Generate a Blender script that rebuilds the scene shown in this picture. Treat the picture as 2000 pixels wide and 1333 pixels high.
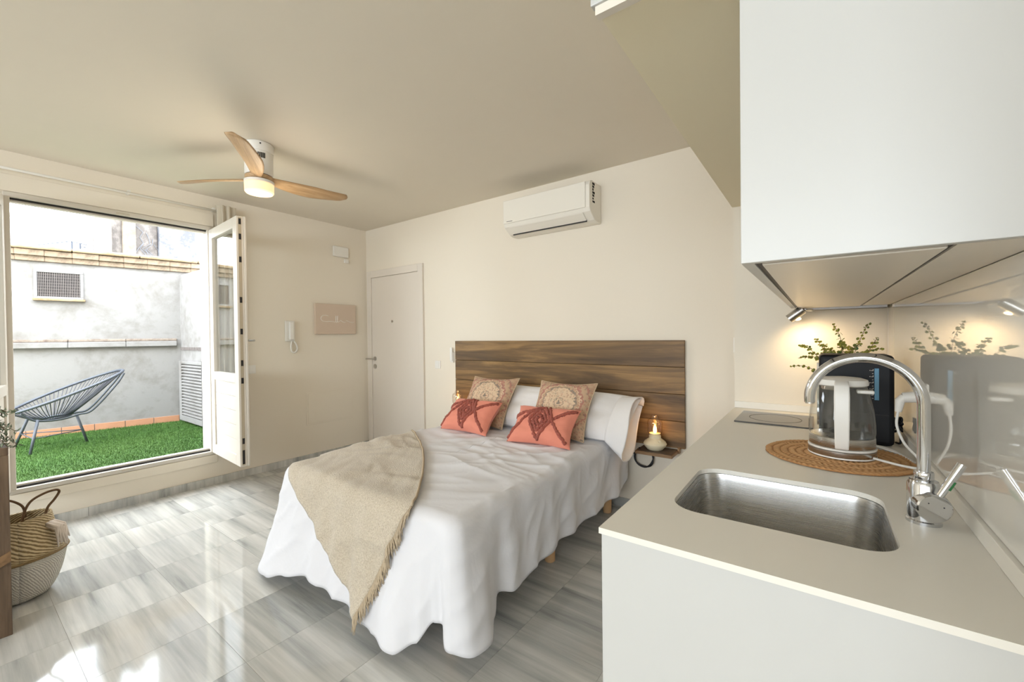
import bpy, bmesh, math, random
import numpy as np
from mathutils import Vector, Matrix, noise

random.seed(7)
rng = np.random.default_rng(7)
scene = bpy.context.scene
for o in list(bpy.data.objects):
    bpy.data.objects.remove(o)
COL = scene.collection
PI = math.pi

# ------------------------------------------------------------------ camera
FPX = 820.22
YAW, PITCH, ROLL = math.radians(36.179), math.radians(-0.63), math.radians(-0.643)
CAMZ = 1.30
cd = bpy.data.cameras.new('camera')
cd.sensor_width = 36.0
cd.lens = FPX / 2000.0 * 36.0
cd.clip_start = 0.02
cam = bpy.data.objects.new('camera', cd)
COL.objects.link(cam)
_r = Vector((math.cos(YAW), math.sin(YAW), 0)); _f = Vector((-math.sin(YAW), math.cos(YAW), 0)); _u = Vector((0, 0, 1))
_f2 = _f * math.cos(PITCH) + _u * math.sin(PITCH); _u2 = _u * math.cos(PITCH) - _f * math.sin(PITCH)
_r3 = _r * math.cos(ROLL) + _u2 * math.sin(ROLL); _u3 = _u2 * math.cos(ROLL) - _r * math.sin(ROLL)
cam.matrix_world = Matrix(((_r3.x, _u3.x, -_f2.x, 0), (_r3.y, _u3.y, -_f2.y, 0), (_r3.z, _u3.z, -_f2.z, CAMZ), (0, 0, 0, 1)))
scene.camera = cam

# ------------------------------------------------------------------ world, sun, window light, exposure
SKY = 9.5
w = bpy.data.worlds.new('world'); scene.world = w
w.use_nodes = True
w.node_tree.nodes['Background'].inputs[0].default_value = (0.84, 0.92, 1.0, 1)
w.node_tree.nodes['Background'].inputs[1].default_value = SKY

sd = bpy.data.lights.new('sun', 'SUN'); sd.energy = 1.5; sd.angle = math.radians(1.0); sd.color = (1.0, 0.86, 0.66)
sun = bpy.data.objects.new('sun', sd); COL.objects.link(sun)
sun.rotation_euler = Vector((-0.97, -0.10, -0.225)).to_track_quat('-Z', 'Y').to_euler()

FY = -4.8                                  # wall behind the camera
FW = (-3.5, 2.3, 1.15, 2.50)             # unseen window added there for fill light: x0 x1 z0 z1
def portal(name, loc, rot, sx, sy):        # tells the renderer where skylight enters; gives no light of its own
    d = bpy.data.lights.new(name, 'AREA'); d.shape = 'RECTANGLE'; d.size = sx; d.size_y = sy; d.cycles.is_portal = True
    o = bpy.data.objects.new(name, d); COL.objects.link(o); o.location = loc; o.rotation_euler = rot
portal('portal_fill_window', ((FW[0] + FW[1]) / 2, FY - 0.21, (FW[2] + FW[3]) / 2), (PI / 2, 0, 0), FW[1] - FW[0], FW[3] - FW[2])
portal('portal_terrace_door', (-4.69, 0.865, 1.29), (0, -PI / 2, 0), 2.04, 1.19)

vs = scene.view_settings
vs.view_transform = 'Standard'
try: vs.look = 'None'
except Exception: pass
vs.gamma = 1.0; vs.use_curve_mapping = False
vs.exposure = 0.52

# ------------------------------------------------------------------ materials
def srgb(r, g, b):
    f = lambda c: (c / 255 / 12.92) if c / 255 <= 0.04045 else ((c / 255 + 0.055) / 1.055) ** 2.4
    return (f(r), f(g), f(b), 1)

class NT:
    def __init__(s, name):
        s.m = bpy.data.materials.new(name); s.m.use_nodes = True
        s.t = s.m.node_tree; s.b = s.t.nodes['Principled BSDF']; s.x = 0
    def n(s, typ, **kw):
        nd = s.t.nodes.new(typ); s.x -= 180; nd.location = (s.x, 0)
        for k, v in kw.items():
            if k.startswith('i_'):
                key = k[2:]
                nd.inputs[int(key) if key.isdigit() else key.replace('_', ' ')].default_value = v
            else: setattr(nd, k, v)
        return nd
    def l(s, a, b): s.t.links.new(a, b)
    def ramp(s, src, stops, interp='LINEAR'):
        r = s.n('ShaderNodeValToRGB'); r.color_ramp.interpolation = interp
        e = r.color_ramp.elements
        e[0].position, e[0].color = stops[0]
        e[1].position, e[1].color = stops[-1]
        for p, c in stops[1:-1]:
            q = e.new(p); q.color = c
        s.l(src, r.inputs[0]); return r.outputs[0]
    def mix(s, fac, a, b, blend='MIX'):
        m = s.n('ShaderNodeMix', data_type='RGBA', blend_type=blend)
        for sock, v in ((m.inputs[0], fac), (m.inputs[6], a), (m.inputs[7], b)):
            if hasattr(v, 'is_linked') or hasattr(v, 'links'): s.l(v, sock)
            else: sock.default_value = v
        return m.outputs[2]
    def coord(s, kind='Object', scale=(1, 1, 1), rot=(0, 0, 0)):
        c = s.n('ShaderNodeTexCoord'); mp = s.n('ShaderNodeMapping')
        mp.inputs['Scale'].default_value = scale; mp.inputs['Rotation'].default_value = rot
        s.l(c.outputs[kind], mp.inputs[0]); return mp.outputs[0]
    def noise(s, vec, scale, detail=4, rough=0.5, dist=0.0):
        nd = s.n('ShaderNodeTexNoise'); nd.inputs['Scale'].default_value = scale
        nd.inputs['Detail'].default_value = detail; nd.inputs['Roughness'].default_value = rough
        nd.inputs['Distortion'].default_value = dist
        s.l(vec, nd.inputs['Vector']); return nd.outputs['Fac']
    def math(s, op, a, b=None, c=None):
        m = s.n('ShaderNodeMath', operation=op)
        for i, v in enumerate((a, b, c)):
            if v is None: continue
            if hasattr(v, 'links'): s.l(v, m.inputs[i])
            else: m.inputs[i].default_value = v
        return m.outputs[0]
    def bump(s, h, strength=0.2, dist=0.01):
        b = s.n('ShaderNodeBump'); b.inputs['Strength'].default_value = strength; b.inputs['Distance'].default_value = dist
        s.l(h, b.inputs['Height']); s.l(b.outputs[0], s.b.inputs['Normal'])
    def set(s, **kw):
        for k, v in kw.items():
            key = k.replace('_', ' ')
            if hasattr(v, 'links'): s.l(v, s.b.inputs[key])
            else: s.b.inputs[key].default_value = v
        return s

def plain(name, col, rough=0.5, metal=0.0, bump=None, var=0.0, **kw):
    t = NT(name); v = t.coord('Object')
    n = t.noise(v, bump[0] if bump else 6.0, 3)
    k = var
    c = t.mix(n, tuple(x * (1 - k) for x in col[:3]) + (1,), tuple(min(1, x * (1 + k)) for x in col[:3]) + (1,))
    t.set(Base_Color=c, Roughness=rough, Metallic=metal, **kw)
    if bump: t.bump(n, bump[1], 0.005)
    return t.m

M = {}
M['wall'] = plain('wall_paint', srgb(235, 225, 208), 0.85, var=0.012, bump=(90, 0.03))
M['ceil'] = plain('ceiling_paint', srgb(231, 222, 206), 0.9, var=0.01)
M['bulk'] = plain('bulkhead_paint', srgb(246, 235, 206), 0.85, var=0.01)
M['door'] = plain('door_lacquer', srgb(226, 216, 203), 0.45, var=0.01)
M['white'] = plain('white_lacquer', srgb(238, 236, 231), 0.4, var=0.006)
M['pvc'] = plain('window_frame_paint', srgb(216, 208, 196), 0.4, var=0.02)
M['plastic'] = plain('white_plastic', srgb(236, 232, 224), 0.35, var=0.01)
M['acwhite'] = plain('aircon_plastic', srgb(238, 232, 220), 0.3, var=0.005)
M['dark'] = plain('dark_rubber', srgb(30, 28, 30), 0.5)
M['black'] = plain('black_plastic', srgb(17, 18, 22), 0.5, var=0.1, Specular_IOR_Level=0.3)
M['chrome'] = plain('chrome', (0.62, 0.63, 0.65, 1), 0.07, 1.0)
M['steelknob'] = plain('satin_steel', (0.55, 0.53, 0.5, 1), 0.3, 1.0)
M['bar'] = plain('dark_steel_bar', (0.30, 0.29, 0.28, 1), 0.35, 1.0)
M['gold'] = plain('aluminium_strip', srgb(178, 164, 140), 0.5)
M['cord_w'] = plain('white_cord', srgb(236, 233, 226), 0.5)
M['cord_b'] = plain('black_cord', srgb(22, 22, 24), 0.5)
M['grid'] = plain('grille_metal', srgb(104, 96, 92), 0.7, var=0.25)
M['void'] = plain('dark_opening', srgb(40, 37, 36), 0.9)
M['cream'] = plain('cream_ceramic', srgb(233, 222, 192), 0.45, bump=(120, 0.05), var=0.04)
M['peg'] = plain('beech_leg', srgb(205, 165, 120), 0.5, var=0.1)
M['charcoal'] = plain('charcoal_metal', srgb(72, 76, 84), 0.45, var=0.08)
M['cordplast'] = plain('charcoal_cord', srgb(58, 58, 66), 0.5, var=0.1)
M['hob'] = plain('smoked_hob_glass', srgb(70, 66, 62), 0.12, var=0.03)
M['worktop'] = plain('cream_worktop', srgb(230, 225, 214), 0.38, var=0.012)
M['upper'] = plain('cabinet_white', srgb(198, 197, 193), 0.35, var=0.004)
M['hood'] = plain('hood_panel', srgb(228, 219, 206), 0.35, var=0.01)
M['splash'] = plain('back_painted_glass', srgb(236, 233, 224), 0.03, var=0.005, Coat_Weight=0.6, Coat_Roughness=0.0, Coat_IOR=1.5)
M['linen'] = None
M['cordgrey'] = plain('beige_curtain', srgb(206, 196, 178), 0.9, var=0.06)
M['terra'] = plain('terracotta_tile', srgb(170, 122, 92), 0.8, var=0.14, bump=(14, 0.2))
M['letter'] = plain('white_lettering', srgb(240, 232, 222), 0.6)
M['blue'] = plain('gauge_blue', srgb(88, 140, 170), 0.2)
M['green'] = plain('green_sticker', srgb(40, 110, 60), 0.4)
M['tassel'] = plain('white_wool', srgb(228, 214, 200), 0.95, var=0.08)
M['handle_rope'] = plain('seagrass_rope', srgb(104, 78, 52), 0.9, var=0.3, bump=(200, 0.5))
M['pot'] = plain('grey_pot', srgb(120, 110, 100), 0.7)

def emis(name, col, s):
    t = NT(name); t.set(Base_Color=col, Emission_Color=col, Emission_Strength=s); return t.m
M['lamp'] = emis('lamp_diffuser', srgb(255, 222, 172), 0.55)
M['flame'] = emis('flame_bulb', srgb(255, 176, 84), 9.0)
M['spotface'] = emis('spot_lens', srgb(255, 220, 160), 6.0)

def glass(name, col=(1, 1, 1, 1), rough=0.0, f0=0.04):
    # thin pane: mostly clear with a mirror share that follows the Fresnel law
    t = NT(name)
    tr = t.n('ShaderNodeBsdfTransparent'); tr.inputs[0].default_value = col
    gl = t.n('ShaderNodeBsdfGlossy'); gl.inputs['Roughness'].default_value = rough
    g = t.n('ShaderNodeNewGeometry'); dp = t.n('ShaderNodeVectorMath', operation='DOT_PRODUCT')
    t.l(g.outputs['Normal'], dp.inputs[0]); t.l(g.outputs['Incoming'], dp.inputs[1])
    c5 = t.math('POWER', t.math('SUBTRACT', 1.0, t.math('ABSOLUTE', dp.outputs['Value'])), 5.0)
    fr = t.math('ADD', t.math('MULTIPLY', c5, 1.0 - f0), f0)
    mx = t.n('ShaderNodeMixShader')
    t.l(fr, mx.inputs[0]); t.l(tr.outputs[0], mx.inputs[1]); t.l(gl.outputs[0], mx.inputs[2])
    t.l(mx.outputs[0], t.t.nodes['Material Output'].inputs['Surface'])
    return t.m
M['glass'] = glass('clear_glass', (0.97, 0.985, 0.98, 1))
M['kglass'] = glass('kettle_glass', (0.93, 0.94, 0.93, 1), f0=0.08)
M['water'] = glass('lamp_glass', (0.95, 0.92, 0.88, 1), f0=0.10)

def mat_marble():
    t = NT('polished_grey_marble')
    oi = t.n('ShaderNodeObjectInfo')
    base = t.coord('Object', (1, 1, 1))
    add = t.n('ShaderNodeVectorMath', operation='ADD'); t.l(base, add.inputs[0])
    rv = t.n('ShaderNodeCombineXYZ'); rr = t.math('MULTIPLY', oi.outputs['Random'], 37.0)
    t.l(rr, rv.inputs[0]); t.l(t.math('MULTIPLY', oi.outputs['Random'], 91.0), rv.inputs[1]); t.l(rv.outputs[0], add.inputs[1])
    mp = t.n('ShaderNodeMapping'); mp.inputs['Scale'].default_value = (0.4, 6.0, 1); mp.inputs['Rotation'].default_value = (0, 0, 0.12)
    t.l(add.outputs[0], mp.inputs[0])
    n1 = t.noise(mp.outputs[0], 1.6, 6, 0.6, 0.12)
    mp2 = t.n('ShaderNodeMapping'); mp2.inputs['Scale'].default_value = (0.6, 22.0, 1); mp2.inputs['Rotation'].default_value = (0, 0, 0.1)
    t.l(add.outputs[0], mp2.inputs[0])
    n2 = t.noise(mp2.outputs[0], 1.5, 5, 0.65, 0.1)
    c1 = t.ramp(n1, [(0.27, srgb(128, 130, 129)), (0.40, srgb(178, 178, 173)), (0.55, srgb(203, 201, 195)), (0.75, srgb(222, 219, 212))])
    c2 = t.ramp(n2, [(0.30, srgb(112, 114, 116)), (0.46, (0.62, 0.62, 0.60, 1)), (0.62, (1, 1, 1, 1))])
    c = t.mix(0.20, c1, c2, 'MULTIPLY')
    tone = t.n('ShaderNodeHueSaturation'); t.l(c, tone.inputs['Color'])
    t.l(t.math('ADD', t.math('MULTIPLY', oi.outputs['Random'], 0.26), 0.90), tone.inputs['Value'])
    t.set(Base_Color=tone.outputs[0], Roughness=0.065, IOR=1.46)
    return t.m
M['marble'] = mat_marble()
M['grout'] = plain('floor_grout', srgb(200, 196, 188), 0.8)

def mat_wood(name, dark, mid, light, axis='X', scale=1.0, rough=0.5, perobj=True):
    t = NT(name)
    oi = t.n('ShaderNodeObjectInfo')
    c0 = t.coord('Object')
    add = t.n('ShaderNodeVectorMath', operation='ADD'); t.l(c0, add.inputs[0])
    rv = t.n('ShaderNodeCombineXYZ')
    for i in range(3): t.l(t.math('MULTIPLY', oi.outputs['Random'], 13.0 + 29 * i), rv.inputs[i])
    t.l(rv.outputs[0], add.inputs[1])
    sc = {'X': (0.8, 9, 9), 'Y': (9, 0.8, 9), 'Z': (9, 9, 0.8)}[axis]
    mp = t.n('ShaderNodeMapping'); mp.inputs['Scale'].default_value = tuple(a * scale for a in sc); t.l(add.outputs[0], mp.inputs[0])
    n1 = t.noise(mp.outputs[0], 1.3, 8, 0.62, 0.6)
    mp2 = t.n('ShaderNodeMapping'); mp2.inputs['Scale'].default_value = tuple(a * scale * (4 if a > 1 else 1.2) for a in sc); t.l(add.outputs[0], mp2.inputs[0])
    n2 = t.noise(mp2.outputs[0], 3.0, 5, 0.6, 0.2)
    c = t.ramp(n1, [(0.30, dark), (0.5, mid), (0.70, light)])
    c2 = t.ramp(n2, [(0.3, (0.62, 0.62, 0.62, 1)), (0.6, (1, 1, 1, 1))])
    cc = t.mix(0.55, c, c2, 'MULTIPLY')
    t.set(Base_Color=cc, Roughness=rough)
    t.bump(n2, 0.12, 0.003)
    return t.m
M['headwood'] = mat_wood('headboard_oak', srgb(74, 54, 30), srgb(122, 93, 56), srgb(172, 134, 82), 'X')
M['fanwood'] = mat_wood('fan_blade_wood', srgb(168, 134, 96), srgb(194, 160, 120), srgb(210, 180, 142), 'X', 2.0)
M['console'] = mat_wood('weathered_brown_wood', srgb(74, 58, 44), srgb(104, 84, 66), srgb(132, 110, 88), 'Z', 1.3)
M['shelfwood'] = mat_wood('shelf_wood', srgb(110, 84, 58), srgb(140, 108, 74), srgb(165, 130, 92), 'X')
M['shelftop'] = mat_wood('shelf_top', srgb(70, 60, 52), srgb(92, 78, 66), srgb(110, 95, 80), 'X')

def mat_linen(name, col, wr=(7, 0.25), weave=900, var=0.03, rough=0.9):
    t = NT(name); v = t.coord('Object')
    n1 = t.noise(v, wr[0], 4, 0.55, 0.8)
    n2 = t.noise(v, weave, 2)
    h = t.math('ADD', n1, t.math('MULTIPLY', n2, 0.05))
    c = t.mix(n2, tuple(x * (1 - var) for x in col[:3]) + (1,), col)
    t.set(Base_Color=c, Roughness=rough, Sheen_Weight=0.15)
    t.bump(h, wr[1], 0.02)
    return t.m
M['linen'] = mat_linen('white_cotton', srgb(226, 225, 228), (6, 0.22))
M['pillowcase'] = mat_linen('white_pillowcase', srgb(241, 238, 236), (8, 0.2))
M['coral'] = mat_linen('coral_cotton', srgb(232, 144, 120), (9, 0.2), var=0.08)
M['tuft'] = mat_linen('coral_tufting', srgb(206, 104, 82), (160, 0.9), var=0.3)
def mat_throw():
    t = NT('beige_woven_throw'); v = t.coord('Object')
    n = t.noise(v, 150, 3, 0.7); vo = t.n('ShaderNodeTexVoronoi'); vo.inputs['Scale'].default_value = 210; t.l(v, vo.inputs['Vector'])
    c = t.ramp(n, [(0.3, srgb(158, 142, 120)), (0.5, srgb(190, 176, 155)), (0.72, srgb(212, 200, 180))])
    c = t.mix(t.math('MULTIPLY', vo.outputs['Distance'], 0.5), c, srgb(212, 200, 180))
    t.set(Base_Color=c, Roughness=0.95, Sheen_Weight=0.3); t.bump(vo.outputs['Distance'], 0.5, 0.004); return t.m
M['throw'] = mat_throw()
M['fringe'] = plain('throw_fringe', srgb(186, 168, 142), 0.95, var=0.2)

def mat_kilim():
    t = NT('kilim_print')
    uv = t.n('ShaderNodeTexCoord').outputs['UV']
    sep = t.n('ShaderNodeSeparateXYZ'); t.l(uv, sep.inputs[0])
    ax = t.math('ABSOLUTE', t.math('SUBTRACT', sep.outputs[0], 0.5)); ay = t.math('ABSOLUTE', t.math('SUBTRACT', sep.outputs[1], 0.55))
    wob = t.noise(uv, 14, 3)
    d = t.math('ADD', t.math('SQRT', t.math('ADD', t.math('MULTIPLY', ax, ax), t.math('MULTIPLY', ay, ay))), t.math('MULTIPLY', t.math('SUBTRACT', wob, 0.5), 0.16))
    cream, rose, grey, tan = srgb(222, 196, 164), srgb(178, 118, 106), srgb(126, 116, 106), srgb(196, 164, 134)
    base = t.ramp(d, [(0.0, grey), (0.03, cream), (0.07, grey), (0.085, cream), (0.26, cream), (0.29, grey), (0.32, tan), (0.36, cream), (0.38, rose), (0.42, tan), (0.50, rose), (0.53, tan), (0.70, grey)], 'CONSTANT')
    vo = t.n('ShaderNodeTexVoronoi'); vo.inputs['Scale'].default_value = 26; t.l(uv, vo.inputs['Vector'])
    spots = t.ramp(vo.outputs['Distance'], [(0.0, (1, 1, 1, 1)), (0.22, (0, 0, 0, 1)), (0.36, (0.8, 0.8, 0.8, 1)), (0.45, (0, 0, 0, 1))], 'CONSTANT')
    bw = t.n('ShaderNodeRGBToBW'); t.l(spots, bw.inputs[0])
    sc = t.ramp(t.math('FRACT', t.math('MULTIPLY', vo.outputs['Distance'], 7.3)), [(0.0, srgb(160, 84, 78)), (0.5, srgb(104, 102, 98)), (0.8, srgb(206, 170, 130))], 'CONSTANT')
    vc = t.ramp(vo.outputs['Color'], [(0.0, srgb(150, 84, 78)), (0.45, srgb(98, 94, 90)), (0.7, srgb(176, 110, 96))], 'CONSTANT')
    c = t.mix(t.math('MULTIPLY', bw.outputs[0], 0.8), base, vc)
    mottle = t.noise(uv, 3, 4, 0.6)  # random mottle blending the print towards tan
    c = t.mix(t.math('MULTIPLY', mottle, 0.35), c, srgb(214, 186, 156))
    t.set(Base_Color=c, Roughness=0.9); t.bump(t.noise(uv, 260, 2), 0.2, 0.003); return t.m
M['kilim'] = mat_kilim()
M['piping'] = plain('kilim_piping', srgb(205, 182, 150), 0.9)

def mat_plaster(name, c0, stain, amount=0.5, scale=1.0, bump=0.2):
    t = NT(name); v = t.coord('Object')
    n = t.noise(v, 1.6 * scale, 8, 0.68, 0.6); n2 = t.noise(v, 9 * scale, 5, 0.6)
    f = t.ramp(t.math('MULTIPLY', n, t.math('ADD', t.math('MULTIPLY', n2, 0.7), 0.65)), [(0.50 - amount * 0.2, (0, 0, 0, 1)), (0.74 - amount * 0.2, (1, 1, 1, 1))])
    bw = t.n('ShaderNodeRGBToBW'); t.l(f, bw.inputs[0])
    c = t.mix(bw.outputs[0], c0, stain); t.set(Base_Color=c, Roughness=0.92); t.bump(n2, bump, 0.02); return t.m
M['plaster'] = mat_plaster('terrace_whitewash', srgb(130, 127, 124), srgb(110, 105, 99), 0.14, 1.2)
M['ruin'] = mat_plaster('ruined_plaster', srgb(116, 110, 104), srgb(74, 69, 65), 0.75, 1.4, 0.6)
M['ruin2'] = mat_plaster('ruined_pier_plaster', srgb(118, 108, 94), srgb(92, 80, 68), 0.55, 1.0, 0.5)
M['ruin3'] = mat_plaster('grey_render', srgb(108, 108, 110), srgb(72, 72, 76), 0.6, 2.2, 0.5)
M['coping'] = mat_plaster('weathered_coping_stone', srgb(136, 118, 98), srgb(104, 90, 74), 0.5, 4.0, 0.5)
M['copetop'] = mat_plaster('coping_cap', srgb(142, 124, 98), srgb(124, 102, 74), 0.4, 3.0, 0.3)
M['ledge'] = mat_plaster('ledge_stone', srgb(132, 120, 108), srgb(96, 82, 72), 0.3, 4.0)

def mat_grass():
    t = NT('artificial_grass'); g = t.n('ShaderNodeNewGeometry')
    v = t.coord('Object'); n = t.noise(v, 30, 4); n2 = t.noise(v, 1.2, 2)
    c = t.ramp(n, [(0.3, srgb(32, 70, 18)), (0.55, srgb(52, 94, 26)), (0.75, srgb(80, 116, 38))])
    c = t.mix(n2, c, srgb(66, 92, 28)); t.set(Base_Color=c, Roughness=0.8); return t.m
M['grass'] = mat_grass()

def mat_steel():
    t = NT('brushed_steel'); v = t.coord('Object', (1, 1, 120)); n = t.noise(v, 6, 3)
    t.set(Base_Color=(0.56, 0.55, 0.53, 1), Metallic=1.0, Roughness=t.math('ADD', t.math('MULTIPLY', n, 0.06), 0.24)); return t.m
M['steel'] = mat_steel()

def mat_woven(name, a, b, su, sv):
    t = NT(name); uv = t.n('ShaderNodeTexCoord').outputs['UV']
    mp = t.n('ShaderNodeMapping'); mp.inputs['Scale'].default_value = (su, sv, 1); t.l(uv, mp.inputs[0])
    wv = t.n('ShaderNodeTexWave'); wv.wave_type = 'BANDS'; wv.bands_direction = 'DIAGONAL'; wv.inputs['Scale'].default_value = 1.0
    wv.inputs['Distortion'].default_value = 3.0; wv.inputs['Detail'].default_value = 3; t.l(mp.outputs[0], wv.inputs['Vector'])
    n = t.noise(mp.outputs[0], 2.2, 3)
    f = t.math('MULTIPLY', wv.outputs['Fac'], t.math('ADD', n, 0.35))
    c = t.ramp(f, [(0.1, a), (0.65, b)]); t.set(Base_Color=c, Roughness=0.85); t.bump(f, 0.6, 0.006); return t.m
def mat_rush():
    t = NT('rush_braid'); v = t.coord('Object'); n = t.noise(v, 120, 4, 0.6); n2 = t.noise(v, 14, 3)
    sp_z = t.n('ShaderNodeSeparateXYZ'); t.l(v, sp_z.inputs[0])
    zz = t.math('MULTIPLY', sp_z.outputs[2], 125.0)
    c = t.ramp(t.math('ADD', t.math('MULTIPLY', zz, 0.75), t.math('MULTIPLY', n, 0.35)), [(0.30, srgb(126, 84, 46)), (0.62, srgb(196, 146, 94)), (1.0, srgb(226, 186, 138))])
    c = t.mix(t.math('MULTIPLY', n2, 0.4), c, srgb(180, 128, 78)); t.set(Base_Color=c, Roughness=0.75); return t.m
M['mat_weave'] = mat_rush()
M['basket_nat'] = mat_woven('seagrass_weave', srgb(138, 114, 78), srgb(222, 202, 162), 22, 9)
M['basket_wht'] = mat_woven('white_painted_seagrass', srgb(186, 178, 166), srgb(232, 226, 214), 60, 16)
def mat_leaf(name, a, b):
    t = NT(name); v = t.coord('Object'); n = t.noise(v, 28, 2)
    t.set(Base_Color=t.ramp(n, [(0.35, a), (0.65, b)]), Roughness=0.55); return t.m
M['leaf'] = mat_leaf('eucalyptus_leaf', srgb(62, 92, 50), srgb(176, 168, 64))
M['leaf2'] = mat_leaf('grey_green_leaf', srgb(96, 112, 92), srgb(136, 146, 118))
M['stem'] = plain('plant_stem', srgb(110, 84, 60), 0.8)
M['canvas'] = plain('beige_canvas', srgb(212, 192, 172), 0.9, var=0.04, bump=(300, 0.1))

# ------------------------------------------------------------------ mesh helpers
WL = {}
class MB:
    def __init__(s): s.v = []; s.f = []; s.uv = None
    def add(s, vs, fs):
        o = len(s.v); s.v += [tuple(map(float, p)) for p in vs]; s.f += [tuple(i + o for i in q) for q in fs]; return s
    def box(s, x0, x1, y0, y1, z0, z1):
        if x0 > x1: x0, x1 = x1, x0
        if y0 > y1: y0, y1 = y1, y0
        if z0 > z1: z0, z1 = z1, z0
        return s.add([(x0, y0, z0), (x1, y0, z0), (x1, y1, z0), (x0, y1, z0), (x0, y0, z1), (x1, y0, z1), (x1, y1, z1), (x0, y1, z1)],
                     [(0, 3, 2, 1), (4, 5, 6, 7), (0, 1, 5, 4), (1, 2, 6, 5), (2, 3, 7, 6), (3, 0, 4, 7)])
    def hexa(s, p):  # 8 points, bottom 4 then top 4
        return s.add(p, [(0, 3, 2, 1), (4, 5, 6, 7), (0, 1, 5, 4), (1, 2, 6, 5), (2, 3, 7, 6), (3, 0, 4, 7)])
    def lathe(s, prof, c=(0, 0, 0), n=32, axis=(0, 0, 1), cap0=True, cap1=True):
        ax = Vector(axis).normalized(); q = Vector((0, 0, 1)).rotation_difference(ax); c = Vector(c)
        vs = []
        for r, z in prof:
            for i in range(n):
                a = 2 * PI * i / n
                vs.append(c + q @ Vector((r * math.cos(a), r * math.sin(a), z)))
        fs = []
        for k in range(len(prof) - 1):
            for i in range(n):
                j = (i + 1) % n
                fs.append((k * n + i, k * n + j, (k + 1) * n + j, (k + 1) * n + i))
        if cap0: fs.append(tuple(range(n - 1, -1, -1)))
        if cap1: fs.append(tuple((len(prof) - 1) * n + i for i in range(n)))
        return s.add(vs, fs)
    def cyl(s, a, b, r, n=20, r2=None):
        a = Vector(a); b = Vector(b); d = b - a
        return s.lathe([(r, 0), (r if r2 is None else r2, d.length)], a, n, d)
    def tube(s, path, r, n=10, closed=False, caps=True):
        P = [Vector(p) for p in path]; m = len(P)
        T = []
        for i in range(m):
            a = P[(i - 1) % m] if (closed or i > 0) else P[0]; b = P[(i + 1) % m] if (closed or i < m - 1) else P[-1]
            T.append((b - a).normalized())
        N = T[0].orthogonal().normalized(); vs = []
        for i in range(m):
            if i: N = (T[i - 1].rotation_difference(T[i]) @ N).normalized()
            B = T[i].cross(N); rr = r[i] if hasattr(r, '__len__') else r
            for k in range(n):
                a = 2 * PI * k / n; vs.append(P[i] + (N * math.cos(a) + B * math.sin(a)) * rr)
        fs = []
        for i in range(m if closed else m - 1):
            i2 = (i + 1) % m
            for k in range(n):
                k2 = (k + 1) % n; fs.append((i * n + k, i * n + k2, i2 * n + k2, i2 * n + k))
        if caps and not closed: fs += [tuple(range(n - 1, -1, -1)), tuple((m - 1) * n + k for k in range(n))]
        return s.add(vs, fs)
    def grid(s, pts):  # rows of points
        R = len(pts); C_ = len(pts[0])
        return s.add([p for row in pts for p in row], [(i * C_ + j, i * C_ + j + 1, (i + 1) * C_ + j + 1, (i + 1) * C_ + j) for i in range(R - 1) for j in range(C_ - 1)])
    def build(s, name, mat, parent=None, origin=None, smooth=False, bevel=0, local=False, segs=2, angle=35, weld=False, solid=0, subsurf=0):
        V = np.array(s.v, dtype=float)
        if origin is None:
            if parent is not None and not local: origin = WL.get(parent.name, Vector((0, 0, 0)))
            elif local: origin = Vector((0, 0, 0))
            else:
                lo = V.min(0); hi = V.max(0); origin = Vector(((lo[0] + hi[0]) / 2, (lo[1] + hi[1]) / 2, lo[2]))
        origin = Vector(origin)
        V = V - np.array(origin)
        me = bpy.data.meshes.new(name); me.from_pydata(V.tolist(), [], s.f)
        if weld:
            bm = bmesh.new(); bm.from_mesh(me); bmesh.ops.remove_doubles(bm, verts=bm.verts, dist=1e-4); bmesh.ops.recalc_face_normals(bm, faces=bm.faces); bm.to_mesh(me); bm.free()
        if s.uv is not None and not weld:
            ul = me.uv_layers.new(name='UVMap')
            for lp in me.loops: ul.data[lp.index].uv = s.uv[lp.vertex_index]
        me.materials.append(mat if not isinstance(mat, str) else M[mat])
        o = bpy.data.objects.new(name, me); COL.objects.link(o)
        if smooth:
            for p in me.polygons: p.use_smooth = True
            if smooth == 'auto': me.set_sharp_from_angle(angle=math.radians(angle))
        if parent is not None:
            o.parent = parent
            o.location = Vector((0, 0, 0)) if local else origin - WL.get(parent.name, Vector((0, 0, 0)))
        else: o.location = origin
        WL[o.name] = origin
        if solid:
            md = o.modifiers.new('solidify', 'SOLIDIFY'); md.thickness = solid; md.offset = -1 if solid > 0 else 1
        if subsurf:
            md = o.modifiers.new('sub', 'SUBSURF'); md.levels = subsurf; md.render_levels = subsurf
        if bevel:
            md = o.modifiers.new('bevel', 'BEVEL'); md.width = bevel; md.segments = segs; md.limit_method = 'ANGLE'; md.angle_limit = math.radians(40)
        return o

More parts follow.
